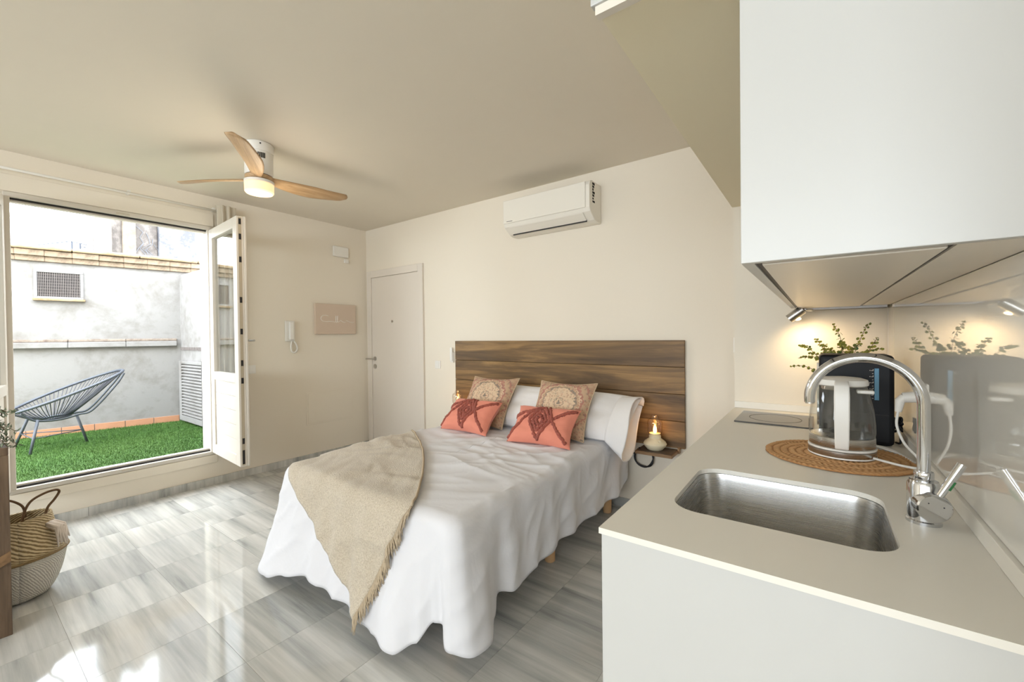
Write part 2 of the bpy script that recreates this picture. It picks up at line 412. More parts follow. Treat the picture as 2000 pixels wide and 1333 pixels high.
def tag(o, label=None, cat=None, group=None, kind=None):
    if label: o['label'] = label
    if cat: o['category'] = cat
    if group: o['group'] = group
    if kind: o['kind'] = kind
    return o
def empty(name, loc, rz=0, **kw):
    o = bpy.data.objects.new(name, None); COL.objects.link(o); o.location = loc; o.rotation_euler = (0, 0, rz)
    o.empty_display_size = 0.05; WL[o.name] = Vector(loc); return tag(o, **kw)
def copy_tree(o, parent=None):
    c = o.copy(); COL.objects.link(c)
    if parent is not None: c.parent = parent
    for ch in list(o.children): copy_tree(ch, c)
    return c
def bez(pts, n=12):  # catmull-rom
    P = [Vector(p) for p in pts]; out = []
    for i in range(len(P) - 1):
        p0 = P[max(i - 1, 0)]; p1 = P[i]; p2 = P[i + 1]; p3 = P[min(i + 2, len(P) - 1)]
        for k in range(n):
            t = k / n
            out.append(0.5 * ((2 * p1) + (p2 - p0) * t + (2 * p0 - 5 * p1 + 4 * p2 - p3) * t * t + (3 * p1 - p0 - 3 * p2 + p3) * t ** 3))
    out.append(P[-1]); return out
def smoothstep(a, b, x):
    t = min(1, max(0, (x - a) / (b - a))); return t * t * (3 - 2 * t)

# ------------------------------------------------------------------ room shell
LX, BY, RX, CZ = -4.40, 3.06, 0.25, 2.585
KY = 2.47                                   # kitchen end wall
RX2, RYS = 2.6, 0.30                        # widening added behind the viewer so light also comes from the right
TY0 = -1.30                                 # marble laid tile by tile as far back as the lens could see
WY0, WY1, WZ0, WZ1 = 0.27, 1.46, 0.27, 2.31   # terrace opening
WT = 0.28
ROOF = 2.92  # unseen wall tops, height set to keep the sun off the terrace

# floor: substrate + separate marble tiles
fl = tag(MB().box(LX - 0.1, RX2 + 0.1, FY - 0.1, BY + 0.1, -0.12, -0.0015).build('floor', 'grout'), kind='structure', label='grey veined polished marble tile floor')
P0 = 0.395
tile_me = {}
jx, jy = -1.073, 0.712
k0 = math.floor((LX - jx) / P0); k1 = math.ceil((RX - jx) / P0); m0 = round((TY0 - jy) / P0); m1 = math.ceil((BY - jy) / P0)
for a in range(k0, k1):
    for b in range(m0, m1):
        x0 = max(LX, jx + a * P0) + 0.0006; x1 = min(RX + 0.05, jx + (a + 1) * P0) - 0.0006
        y0 = jy + b * P0 + 0.0006; y1 = min(BY, jy + (b + 1) * P0) - 0.0006
        if x1 - x0 < 0.01 or y1 - y0 < 0.01: continue
        key = (round(x1 - x0, 3), round(y1 - y0, 3))
        if key not in tile_me:
            o = MB().box(x0, x1, y0, y1, -0.02, 0).build('tile', 'marble', fl, origin=(x0, y0, 0)); tile_me[key] = o.data
        else:
            o = bpy.data.objects.new('tile', tile_me[key]); COL.objects.link(o); o.parent = fl; o.location = Vector((x0, y0, 0)) - WL['floor']

def wall(name, mb, mat='wall', label=None):
    return tag(mb.build(name, mat), kind='structure', label=label)
mb = MB()   # left wall with the terrace opening, carried up unseen as a facade that shades the terrace
X0 = LX - WT
mb.box(X0, LX, FY - 0.2, WY0, -0.1, ROOF); mb.box(X0, LX, WY1, BY + 0.2, -0.1, ROOF)
mb.box(X0, LX, WY0, WY1, -0.1, WZ0); mb.box(X0, LX, WY0, WY1, WZ1, ROOF)
wall('wall_left', mb, label='cream painted wall with the terrace door')
wall('wall_back', MB().box(LX, 0.6, BY, BY + 0.2, -0.1, ROOF), label='cream painted wall behind the headboard')
wall('wall_right', MB().box(RX, RX2 + 0.25, RYS, KY + 0.01, -0.1, ROOF), label='wall behind the glass splashback')
wall('wall_far_right', MB().box(RX2, RX2 + 0.25, FY - 0.2, RYS, -0.1, ROOF), label='side wall of the room widening added behind the viewer for light')
mb = MB(); ymin_ = jy + m0 * P0
mb.box(LX, RX2, FY, ymin_ - 0.001, -0.0014, 0.0); mb.box(RX + 0.05, RX2, ymin_, RYS, -0.0014, 0.0)
tag(mb.build('floor_rear', 'marble'), kind='structure', label='marble floor continuing behind the viewer')
wall('wall_kitchen', MB().box(-0.36, RX + 0.25, KY, BY, -0.1, CZ), label='wall stub at the end of the kitchen worktop')
mb = MB()
mb.box(LX - WT, FW[0], FY - 0.2, FY, -0.1, ROOF); mb.box(FW[1], RX2 + 0.25, FY - 0.2, FY, -0.1, ROOF)
mb.box(FW[0], FW[1], FY - 0.2, FY, -0.1, FW[2]); mb.box(FW[0], FW[1], FY - 0.2, FY, FW[3], ROOF)
wall('wall_front', mb, label='wall behind the viewer with a wide window added for fill light')
wall('ceiling', MB().box(LX, RX2, FY, BY, CZ, CZ + 0.2), 'ceil', 'plain matt ceiling')
mb = MB()  # frame of the unseen window added to let fill light in
f = 0.06
mb.box(FW[0], FW[1], FY - 0.12, FY - 0.05, FW[2], FW[2] + f); mb.box(FW[0], FW[1], FY - 0.12, FY - 0.05, FW[3] - f, FW[3])
for xx in (FW[0], (FW[0] + FW[1]) / 2 - f / 2, FW[1] - f): mb.box(xx, xx + f, FY - 0.12, FY - 0.05, FW[2] + f, FW[3] - f)
tag(mb.build('fill_window', 'pvc', bevel=0.004), kind='structure', label='white framed wide window added unseen behind the viewer for fill light')

# ceiling bulkhead over the kitchen
BZ = 1.963; BX = -0.366; BYF = 0.80
bh = tag(MB().box(BX, RX, BYF + 0.012, KY, BZ, CZ).build('ceiling_bulkhead', 'bulk'), kind='structure', label='boxed bulkhead under the ceiling above the kitchen')
MB().box(BX - 0.008, RX, BYF - 0.006, BYF + 0.012, BZ + 0.006, CZ).build('fascia_board', 'upper', bh, bevel=0.002)
MB().box(BX, RX, BYF, BYF + 0.018, BZ - 0.012, BZ + 0.006).build('edge_strip', 'hood', bh)

# baseboards of marble strips
def baseboard(name, a, b, axis, face, sign, h=0.065, t=0.014):
    L = b - a; n = max(1, round(abs(L) / 0.6)); root = empty(name, (0, 0, 0), kind='structure', label='grey marble skirting strip')
    for i in range(n):
        p = a + L * i / n + 0.0008; q = a + L * (i + 1) / n - 0.0008
        m = MB()
        if axis == 'y': m.box(face, face + sign * t, p, q, 0, h)
        else: m.box(p, q, face, face + sign * t, 0, h)
        m.build('skirting_piece', 'marble', root, origin=((face, p, 0) if axis == 'y' else (p, face, 0)))
baseboard('baseboard_left', FY, BY, 'y', LX, 1)
baseboard('baseboard_back', -3.36, -0.36, 'x', BY, -1)

# ------------------------------------------------------------------ terrace door (window_1): frame, threshold, two leaves
wn = empty('window_1', (LX, (WY0 + WY1) / 2, WZ0), kind='structure', label='white double leaf terrace door standing open')
FO = 0.055
xf0, xf1 = LX - 0.09, LX + 0.012
for nm, bx_ in (('frame_top', (WY0, WY1, WZ1 - 0.03, WZ1)), ('frame_bottom', (WY0, WY1, WZ0, WZ0 + 0.03)), ('frame_side', (WY0, WY0 + 0.03, WZ0 + 0.03, WZ1 - 0.03)), ('frame_side', (WY1 - 0.03, WY1, WZ0 + 0.03, WZ1 - 0.03))):
    MB().box(xf0, xf1, *bx_).build(nm, 'pvc', wn, bevel=0.003)
# dark rubber seal on the inner face of the frame
MB().box(LX - 0.03, LX - 0.018, WY0 + 0.03, WY1 - 0.03, WZ0 + 0.03, WZ0 + 0.042).build('seal', 'dark', wn)
MB().box(LX - 0.03, LX - 0.018, WY0 + 0.03, WY1 - 0.03, WZ1 - 0.042, WZ1 - 0.03).build('seal', 'dark', wn)
MB().box(LX - 0.085, LX - 0.03, WY0 + 0.03, WY1 - 0.03, WZ0 + 0.03, WZ0 + 0.055).build('threshold', 'pvc', wn, bevel=0.003)
MB().box(LX - 0.085, LX - 0.03, WY0 + 0.03, WY1 - 0.03, WZ1 - 0.055, WZ1 - 0.03).build('frame_rebate', 'pvc', wn, bevel=0.003)
MB().box(LX - 0.02, LX + 0.016, 0.83, 0.91, WZ1 - 0.026, WZ1 - 0.012).build('striker_plate', 'cordgrey', wn)
MB().box(LX - 0.02, LX + 0.016, 0.83, 0.91, WZ0 + 0.012, WZ0 + 0.026).build('striker_plate', 'cordgrey', wn)
# roller shutter box line above and sill panel below
MB().box(LX, LX + 0.010, WY0 - 0.02, WY1 + 0.02, WZ1 + 0.005, 2.43).build('head_panel', 'wall', wn, bevel=0.003)
MB().box(LX, LX + 0.010, WY0 - 0.02, WY1 + 0.02, 0.195, WZ0 - 0.004).build('sill_panel', 'wall', wn, bevel=0.003)

def leaf(hinge, ang, flip):
    # local: x along the leaf from the hinge, y thickness, z up
    root = bpy.data.objects.new('leaf', None); COL.objects.link(root); root.parent = wn
    root.location = Vector(hinge) - WL['window_1']; root.rotation_euler = (0, 0, ang); root.empty_display_size = 0.05
    W, H, T, st = 0.70, 1.985, 0.052, 0.085; s = -1 if flip else 1
    y0, y1 = 0.0, s * T
    B = lambda *a: MB().box(*a)
    B(0, st, y0, y1, 0, H).build('stile', 'pvc', root, local=True, bevel=0.004)
    B(W - st, W, y0, y1, 0, H).build('stile', 'pvc', root, local=True, bevel=0.004)
    B(st, W - st, y0, y1, H - st, H).build('rail', 'pvc', root, local=True, bevel=0.004)
    B(st, W - st, y0, y1, 0, st).build('rail', 'pvc', root, local=True, bevel=0.004)
    B(st, W - st, y0, y1, 0.66, 0.66 + 0.07).build('rail', 'pvc', root, local=True, bevel=0.004)
    for k in range(5):
        z0 = st + k * 0.1155
        B(st, W - st, s * 0.012, s * 0.040, z0 + 0.001, z0 + 0.1145).build('panel_board', 'pvc', root, local=True, bevel=0.003)
    B(st, W - st, s * 0.022, s * 0.028, 0.73, H - st).build('glass_pane', 'glass', root, local=True)
    # lock edge: grey aluminium groove with dark fittings and the lever handle
    e = B(W, W + 0.002, s * 0.014, s * 0.036, 0.01, H - 0.01).build('lock_strip', 'gold', root, local=True)
    m = MB()
    for z in (0.02, 0.18, 0.66, 0.80, 1.05, 1.30, 1.62, 1.80, 1.92): m.box(W + 0.002, W + 0.005, s * 0.017, s * 0.033, z, z + (0.11 if z < 0.1 else 0.045))
    m.build('lock_fitting', 'void', root, local=True)
    B(W - 0.03, W + 0.012, s * (T), s * (T + 0.014), 0.0, H).build('cover_bead', 'pvc', root, local=True, bevel=0.002)
    m = MB(); m.cyl((W - 0.045, s * T, 1.0), (W - 0.045, s * (T + 0.045), 1.0), 0.008, 12); m.cyl((W - 0.045, s * (T + 0.045), 1.0), (W + 0.055, s * (T + 0.045), 1.0), 0.008, 12)
    m.box(W - 0.06, W - 0.03, s * T, s * (T + 0.008), 0.93, 1.07)
    m.build('lever_handle', 'steelknob', root, local=True, bevel=0.002)
    return root
leaf((LX + 0.01, WY1 - 0.022, WZ0 + 0.02), math.radians(-3.5), False)
leaf((LX + 0.01, WY0 + 0.005, WZ0 + 0.02), math.radians(-9), True)

# curtain rail + gathered curtain bunch
MB().tube([(LX + 0.06, -0.6, 2.455), (LX + 0.06, 1.50, 2.45)], 0.009, 10).build('curtain_rail', 'plastic', smooth=True)
rail = bpy.data.objects['curtain_rail']; tag(rail, 'thin white curtain rail above the terrace door', 'curtain rail')
for yy in (0.9, 1.47, -0.3): MB().box(LX, LX + 0.06, yy - 0.008, yy + 0.008, 2.447, 2.475).build('bracket', 'plastic', rail)
rows = []
for i in range(26):
    t_ = i / 25; z = 2.50 - t_ * 2.2
    row = []
    for j in range(61):
        a = 2 * PI * j / 60
        rr = 0.045 + 0.018 * math.sin(7 * a) + 0.008 * math.sin(11 * a + 2)
        row.append((LX + 0.075 + rr * math.cos(a) * 0.8, 1.555 + rr * 1.15 * math.sin(a) + 0.012 * math.sin(t_ * 5), z))
    rows.append(row)
tag(MB().grid(rows).build('curtain', 'cordgrey', smooth=True, weld=True), 'beige curtain gathered into a bunch behind the open leaf', 'curtain')

# ------------------------------------------------------------------ entrance door on the back wall
dr = empty('door_1', (-3.87, BY, 0), kind='structure', label='plain pale entrance door with lever handle')
DX0, DX1, DT = -4.365, -3.39, 2.09
for nm, b_ in (('frame_side', (DX0, DX0 + 0.075, 0, DT)), ('frame_side', (DX1 - 0.075, DX1, 0, DT)), ('frame_top', (DX0 + 0.075, DX1 - 0.075, DT - 0.08, DT))):
    MB().box(b_[0], b_[1], BY - 0.022, BY, b_[2], b_[3]).build(nm, 'door', dr, bevel=0.004)
lf = MB().box(DX0 + 0.077, DX1 - 0.077, BY - 0.010, BY, 0.01, DT - 0.083).build('door_leaf', 'door', dr, bevel=0.002)
m = MB(); m.cyl((-4.235, BY - 0.010, 1.055), (-4.235, BY - 0.018, 1.055), 0.026, 20); m.cyl((-4.235, BY - 0.018, 1.055), (-4.235, BY - 0.062, 1.055), 0.010, 14)
m.tube([(-4.235, BY - 0.058, 1.055), (-4.27, BY - 0.06, 1.055), (-4.345, BY - 0.058, 1.052)], 0.009, 12)
m.build('door_handle', 'steelknob', dr, smooth='auto')
MB().cyl((-4.235, BY - 0.010, 0.965), (-4.235, BY - 0.018, 0.965), 0.028, 20).build('door_lock', 'steelknob', dr, smooth='auto')
m = MB(); m.cyl((-3.91, BY - 0.010, 1.487), (-3.91, BY - 0.016, 1.487), 0.014, 16); m.build('peephole', 'steelknob', dr, smooth='auto')

# ------------------------------------------------------------------ fittings on the left wall
ic = empty('intercom', (LX, 2.14, 1.27), label='white wall intercom handset left of the canvas sign', cat='intercom')
MB().box(LX, LX + 0.022, 2.09, 2.185, 1.275, 1.485).build('base_plate', 'plastic', ic, bevel=0.006)
m = MB(); m.box(LX + 0.022, LX + 0.05, 2.118, 2.165, 1.29, 1.475); m.build('handset', 'plastic', ic, bevel=0.010, segs=3)
m = MB(); pts = [(LX + 0.02, 2.15, 1.275), (LX + 0.02, 2.142, 1.23), (LX + 0.02, 2.148, 1.175), (LX + 0.02, 2.178, 1.16), (LX + 0.02, 2.205, 1.19), (LX + 0.02, 2.20, 1.235), (LX + 0.02, 2.175, 1.275)]
m.tube(bez(pts, 8), 0.009, 8); m.build('coiled_cord', 'plastic', ic, smooth=True)

sg = empty('canvas_sign', (LX, 2.64, 1.35), label='beige canvas with white handwritten lettering beside the entrance door', cat='sign')
sy0, sy1, sz0, sz1 = 2.40, 2.885, 1.348, 1.682
MB().box(LX + 0.002, LX + 0.036, sy0, sy1, sz0, sz1).build('canvas_board', 'canvas', sg, bevel=0.003)
def SP(a, b): return (LX + 0.0375, sy0 + a * (sy1 - sy0), sz0 + b * (sz1 - sz0))
m = MB()
for st in ([(.30, .60), (.22, .62), (.14, .58), (.12, .50), (.16, .43), (.24, .41), (.34, .42), (.42, .41), (.475, .42), (.487, .58), (.482, .60), (.48, .42), (.515, .42), (.527, .58), (.522, .60), (.52, .42), (.56, .42), (.60, .46), (.64, .42), (.70, .40), (.72, .41)],
           [(.74, .46), (.80, .43), (.86, .40), (.95, .405)]):
    m.tube(bez([SP(*p) for p in st], 5), 0.0035, 6)
m.build('lettering', 'letter', sg, smooth=True)

fb = empty('fuse_box', (LX, 2.575, 0.38), label='flush white fuse box door low on the left wall', cat='fuse box')
MB().box(LX, LX + 0.004, 2.30, 2.855, 0.375, 0.725).build('frame', 'wall', fb, bevel=0.002)
MB().box(LX + 0.004, LX + 0.007, 2.318, 2.838, 0.392, 0.708).build('box_door', 'wall', fb, bevel=0.002)

bl = empty('doorbell_box', (LX, 2.715, 2.16), label='small white chime box high on the left wall', cat='doorbell')
MB().box(LX, LX + 0.03, 2.625, 2.81, 2.225, 2.34).build('cover', 'plastic', bl, bevel=0.008)
MB().box(LX, LX + 0.022, 2.765, 2.815, 2.165, 2.205).build('sensor', 'plastic', bl, bevel=0.004)
def switch(name, c, axis, label):
    r = empty(name, c, label=label, cat='switch'); x, y, z = c
    if axis == 'x':
        MB().box(x, x + 0.008, y - 0.04, y + 0.04, z, z + 0.08).build('plate', 'plastic', r, bevel=0.003)
        MB().box(x + 0.008, x + 0.012, y - 0.024, y + 0.024, z + 0.016, z + 0.064).build('rocker', 'plastic', r, bevel=0.002)
    else:
        MB().box(x - 0.04, x + 0.04, y - 0.008, y, z, z + 0.08).build('plate', 'plastic', r, bevel=0.003)
        MB().box(x - 0.024, x + 0.024, y - 0.012, y - 0.008, z + 0.016, z + 0.064).build('rocker', 'plastic', r, bevel=0.002)
switch('light_switch', (LX, 1.77, 0.97), 'x', 'white switch plate on the left wall beside the open leaf')
switch('light_switch', (-3.19, BY, 0.975), 'y', 'white switch plate between entrance door and headboard')
rm = empty('remote_holder', (-2.975, BY, 1.04), label='slim pale remote control holder at headboard edge', cat='remote')
MB().box(-2.995, -2.955, BY - 0.02, BY, 1.045, 1.15).build('holder', 'plastic', rm, bevel=0.004)
MB().box(-2.99, -2.96, BY - 0.032, BY - 0.02, 1.06, 1.195).build('remote', 'plastic', rm, bevel=0.004)
# end-on switch on the stub wall
MB().box(-0.368, -0.36, 2.50, 2.58, 1.20, 1.28).build('wall_socket', 'plastic', bevel=0.002)
tag(bpy.data.objects['wall_socket'], 'socket plate on the end of the kitchen stub wall', 'socket')

# ------------------------------------------------------------------ air conditioner
ac = empty('air_conditioner', (-1.77, BY, 2.15), label='white wall mounted split air conditioner above the bed', cat='air conditioner')
AX0, AX1 = -2.165, -1.365
prof = [(BY, 2.165), (BY, 2.462), (BY - 0.16, 2.462), (BY - 0.19, 2.448), (BY - 0.205, 2.42), (BY - 0.205, 2.255), (BY - 0.19, 2.225), (BY - 0.12, 2.175), (BY - 0.08, 2.165)]
def extr(prof, x0, x1):
    n = len(prof); m = MB(); m.add([(x0, p, q) for p, q in prof] + [(x1, p, q) for p, q in prof],
        [tuple(range(n)), tuple(range(2 * n - 1, n - 1, -1))] + [(i, i + n, (i + 1) % n + n, (i + 1) % n) for i in range(n)]); return m
extr(prof, AX0, AX1).build('body', 'acwhite', ac, bevel=0.006)
MB().box(AX0 + 0.005, AX1 - 0.032, BY - 0.213, BY - 0.203, 2.252, 2.445).build('front_panel', 'acwhite', ac, bevel=0.006, segs=3)
m = MB(); m.hexa([(AX0 + 0.05, BY - 0.193, 2.217), (AX1 - 0.06, BY - 0.193, 2.217), (AX1 - 0.06, BY - 0.130, 2.172), (AX0 + 0.05, BY - 0.130, 2.172), (AX0 + 0.05, BY - 0.200, 2.226), (AX1 - 0.06, BY - 0.200, 2.226), (AX1 - 0.06, BY - 0.134, 2.180), (AX0 + 0.05, BY - 0.134, 2.180)])
m.build('louver', 'acwhite', ac, bevel=0.002)
MB().box(AX0 + 0.05, AX1 - 0.06, BY - 0.134, BY - 0.124, 2.1665, 2.182).build('outlet_slot', 'dark', ac)
MB().box(AX0 + 0.04, AX0 + 0.10, BY - 0.2145, BY - 0.2125, 2.264, 2.268).build('maker_mark', 'grid', ac)
m = MB()
for k in range(7): m.box(AX1, AX1 + 0.001, BY - 0.155, BY - 0.115 - 0.01 * (k % 3), 2.43 - k * 0.022, 2.444 - k * 0.022 + 0.003 * (k < 5))
m.build('side_label', 'void', ac)

# ------------------------------------------------------------------ ceiling fan
FX, FYY = -2.985, 1.271
fan = empty('ceiling_fan', (FX, FYY, 2.25), label='white ceiling fan with three pale wood blades and lit lamp', cat='ceiling fan')
MB().lathe([(0.086, 2.525), (0.088, 2.53), (0.088, 2.578), (0.082, 2.585)], (FX, FYY, 0), 40).build('canopy', 'plastic', fan, smooth='auto')
MB().lathe([(0.080, 2.378), (0.083, 2.39), (0.083, 2.525)], (FX, FYY, 0), 40).build('motor_housing', 'plastic', fan, smooth='auto')
m = MB()
ca = math.atan2(0 - FYY, 0 - FX)
for k in range(5):
    a = ca + (k - 2) * 0.11 + 0.18
    c_ = Vector((FX + 0.0825 * math.cos(a), FYY + 0.0825 * math.sin(a), 0)); tn = Vector((-math.sin(a), math.cos(a), 0)) * 0.0030; nr = Vector((math.cos(a), math.sin(a), 0)) * 0.0025
    pts = [c_ + tn * sx + nr * sy + Vector((0, 0, z)) for z in (2.475, 2.508) for sx, sy in ((-1, -1), (1, -1), (1, 1), (-1, 1))]
    m.hexa(pts)
m.build('vent_slot', 'dark', fan)
a = ca + 0.1
MB().box(FX + 0.086 * math.cos(a) - .004, FX + 0.086 * math.cos(a) + .004, FYY + 0.086 * math.sin(a) - .004, FYY + 0.086 * math.sin(a) + .004, 2.56, 2.568).build('screw', 'dark', fan)
MB().lathe([(0.070, 2.345), (0.082, 2.35), (0.082, 2.372), (0.07, 2.378)], (FX, FYY, 0), 40).build('hub', 'fanwood', fan, smooth='auto')
MB().lathe([(0.080, 2.322), (0.088, 2.326), (0.088, 2.342), (0.08, 2.345)], (FX, FYY, 0), 40).build('lamp_collar', 'plastic', fan, smooth='auto')
MB().lathe([(0.02, 2.258), (0.06, 2.259), (0.078, 2.263), (0.085, 2.272), (0.086, 2.322)], (FX, FYY, 0), 40).build('lamp_diffuser', 'lamp', fan, smooth='auto')
def blade(ang):
    rows = []; nr, nc = 26, 9
    top = []; bot = []
    for i in range(nr):
        t = i / (nr - 1); r = 0.06 + t * 0.55
        wdt = 0.030 + 0.040 * math.sin(min(1, t * 1.5) * PI / 2) * (1 - 0.45 * max(0, t - 0.55) / 0.45)
        if t > 0.93: wdt *= math.sqrt(max(0.05, 1 - ((t - 0.93) / 0.075) ** 2))
        tw = -math.radians(26 - 14 * t) ; sweep = 0.03 * math.sin(t * PI) - 0.01
        rt = []; rb = []
        for j in range(nc):
            q = (j / (nc - 1) - 0.5) * 2; yy = q * wdt; th = 0.007 * (1 - q * q) + 0.0015
            y2 = yy * math.cos(tw) + sweep; z2 = yy * math.sin(tw) + 0.02 * t * t
            rt.append((r, y2, 2.361 + z2 + th)); rb.append((r, y2, 2.361 + z2 - th))
        top.append(rt); bot.append(rb)
    m = MB(); m.grid(top); m.grid([list(reversed(r)) for r in bot])
    n = len(top)
    m.add([p for k in range(n) for p in (top[k][0], bot[k][0])], [(2 * k, 2 * k + 1, 2 * k + 3, 2 * k + 2) for k in range(n - 1)])
    m.add([p for k in range(n) for p in (top[k][-1], bot[k][-1])], [(2 * k, 2 * k + 2, 2 * k + 3, 2 * k + 1) for k in range(n - 1)])
    m.add(top[-1] + bot[-1], [(j, j + 1, nc + j + 1, nc + j) for j in range(nc - 1)])
    o = m.build('blade', 'fanwood', fan, local=True, smooth=True, weld=True)
    o.location = (0, 0, -2.25); o.rotation_euler = (0, 0, ang); return o
for a in (-33, 87, 207): blade(math.radians(a))
ld = bpy.data.lights.new('fan_lamp', 'POINT'); ld.energy = 4; ld.color = (1.0, 0.86, 0.68); ld.shadow_soft_size = 0.13
lo = bpy.data.objects.new('fan_lamp', ld); COL.objects.link(lo); lo.location = (FX, FYY, 2.12)

# ------------------------------------------------------------------ headboard with planks and shelves
HX0, HX1, HZ0, HZ1 = -2.915, -0.747, 0.505, 1.262
hb = empty('headboard', ((HX0 + HX1) / 2, BY - 0.03, HZ0), label='wide brown wood plank headboard fixed to the wall', cat='headboard')
MB().box(HX0 + 0.003, HX1 - 0.003, BY - 0.012, BY - 0.001, HZ0 + 0.003, HZ1 - 0.003).build('backing', 'shelftop', hb)
for k in range(4):
    h = (HZ1 - HZ0) / 4
    MB().box(HX0, HX1, BY - 0.032, BY - 0.012, HZ0 + k * h + 0.0012, HZ0 + (k + 1) * h - 0.0012).build('plank', 'headwood', hb, origin=(HX0, BY - 0.03, HZ0 + k * h), bevel=0.003)
def shelf(x0, x1, label, dz=0.0):
    r = empty('bedside_shelf', ((x0 + x1) / 2, BY - 0.12, 0.475 + dz), label=label, cat='shelf', group='bedside shelves')
    MB().box(x0, x1, BY - 0.215, BY - 0.033, 0.478 + dz, 0.498 + dz).build('board', 'shelfwood', r, bevel=0.002)
    MB().box(x0 + 0.008, x1 - 0.008, BY - 0.207, BY - 0.035, 0.498 + dz, 0.500 + dz).build('top_mat', 'shelftop', r)
    m = MB(); m.box(x1 - 0.006, x1 + 0.008, BY - 0.06, BY - 0.033, 0.478 + dz, 0.515 + dz); m.build('bracket', 'shelfwood', r)
shelf(-1.035, -0.785, 'small brown wood bedside shelf right of the bed')
shelf(-2.885, -2.64, 'small brown wood bedside shelf left of the bed', 0.05)

def table_lamp(x, y, label, dz=0.0):
    z0 = 0.5005 + dz
    r = empty('table_lamp', (x, y, z0), label=label, cat='lamp', group='oil lantern style bedside lamps')
    P = lambda pr: [(a, b + z0) for a, b in pr]
    MB().lathe(P([(0.045, 0), (0.052, 0.004), (0.074, 0.030), (0.078, 0.042), (0.070, 0.058), (0.046, 0.076), (0.040, 0.082), (0.040, 0.098), (0.036, 0.102)]), (x, y, 0), 40).build('base', 'cream', r, smooth='auto')
    MB().lathe(P([(0.034, 0.100), (0.036, 0.104), (0.038, 0.116), (0.030, 0.116)]), (x, y, 0), 24).build('collar', 'cream', r, smooth='auto')
    MB().lathe(P([(0.040, 0.110), (0.050, 0.128), (0.051, 0.19), (0.046, 0.206), (0.026, 0.218), (0.024, 0.236)]), (x, y, 0), 32, cap0=False, cap1=False).build('glass_chimney', 'water', r, smooth=True)
    MB().lathe(P([(0.004, 0.108), (0.012, 0.122), (0.013, 0.138), (0.009, 0.158), (0.002, 0.178)]), (x, y, 0), 16).build('flame_bulb', 'flame', r, smooth=True)
    MB().cyl((x + 0.045, y - 0.055, z0 + 0.072), (x + 0.052, y - 0.065, z0 + 0.076), 0.008, 12).build('dimmer_knob', 'cream', r, smooth='auto')
    l = bpy.data.lights.new('lamp_glow', 'POINT'); l.energy = 0.22; l.color = (1.0, 0.55, 0.18); l.shadow_soft_size = 0.012
    o = bpy.data.objects.new('lamp_glow', l); COL.objects.link(o); o.location = (x, y - 0.02, z0 + 0.15)
    return r
lampR = table_lamp(-0.925, 2.94, 'cream lantern lamp with lit flame bulb on shelf beside the worktop')
table_lamp(-2.795, 2.93, 'glowing lantern lamp half hidden behind the left coral cushion', 0.05)
# lamp cord with plug, hanging in a coil under the shelf
pts = [(-1.02, 2.90, 0.506), (-1.04, 2.95, 0.49), (-1.05, 3.02, 0.44)]
for k in range(30):
    a = PI * 0.75 + k / 29 * 2 * PI * 1.9; rr = 0.068 + 0.004 * math.sin(k)
    pts.append((-1.035 + rr * math.cos(a), 3.03 + 0.006 * math.sin(k * 1.3), 0.405 + rr * math.sin(a)))
pts += [(-1.10, 3.02, 0.43), (-1.135, 3.02, 0.428)]
MB().tube(bez(pts, 3), 0.0055, 8).build('power_cord', 'cord_b', lampR, smooth=True)
m = MB(); m.cyl((-1.155, BY - 0.010, 0.43), (-1.155, BY - 0.05, 0.43), 0.018, 16); m.cyl((-1.15, BY - 0.04, 0.43), (-1.12, BY - 0.04, 0.43), 0.010, 10); m.build('plug', 'cord_b', bpy.data.objects['power_cord'], smooth='auto')
MB().box(-1.20, -1.11, BY - 0.010, BY, 0.385, 0.475).build('wall_socket', 'plastic', bevel=0.003)
tag(bpy.data.objects['wall_socket.001'], 'white wall socket with black plug behind the bed corner', 'socket')

# ------------------------------------------------------------------ bed
bx0, bx1, by0, by1, bzt = -2.48, -1.13, 1.145, 3.0, 0.585
bed = empty('bed', ((bx0 + bx1) / 2, (by0 + by1) / 2, 0), label='double bed base with mattress on round beech legs', cat='bed')
MB().box(bx0 + 0.05, bx1 - 0.06, by0 + 0.06, by1 - 0.02, 0.17, 0.34).build('base', 'linen', bed, bevel=0.02)
MB().box(bx0 + 0.045, bx1 - 0.055, by0 + 0.055, by1 - 0.02, 0.342, 0.555).build('mattress', 'linen', bed, bevel=0.05, segs=4)
for xx in (bx0 + 0.14, bx1 - 0.13):
    for yy in (1.27, 2.07, 2.885): MB().lathe([(0.026, 0), (0.030, 0.004), (0.034, 0.17)], (xx, yy, 0), 20).build('leg', 'peg', bed, smooth='auto')

# duvet: outline parameter s runs head-left -> foot-left -> foot-right -> head-right
RC = 0.07
def outline():
    pts = []
    def seg(a, b, n, nx, ny):
        for i in range(n): t = i / n; pts.append((a[0] + (b[0] - a[0]) * t, a[1] + (b[1] - a[1]) * t, nx, ny))
    def arc(c, a0, a1, n):
        for i in range(n):
            a = a0 + (a1 - a0) * i / n; pts.append((c[0] + RC * math.cos(a), c[1] + RC * math.sin(a), math.cos(a), math.sin(a)))
    seg((bx0, by1), (bx0, by0 + RC), 90, -1, 0); arc((bx0 + RC, by0 + RC), PI, 1.5 * PI, 16)
    seg((bx0 + RC, by0), (bx1 - RC, by0), 130, 0, -1); arc((bx1 - RC, by0 + RC), 1.5 * PI, 2 * PI, 26)
    seg((bx1, by0 + RC), (bx1, by1), 150, 1, 0); pts.append((bx1, by1, 1, 0))
    return pts
OUT = outline()
_d = [0]
for i in range(1, len(OUT)): _d.append(_d[-1] + math.hypot(OUT[i][0] - OUT[i - 1][0], OUT[i][1] - OUT[i - 1][1]))
def s_foot(x): return _d[90 + 16] + (x - (bx0 + RC))
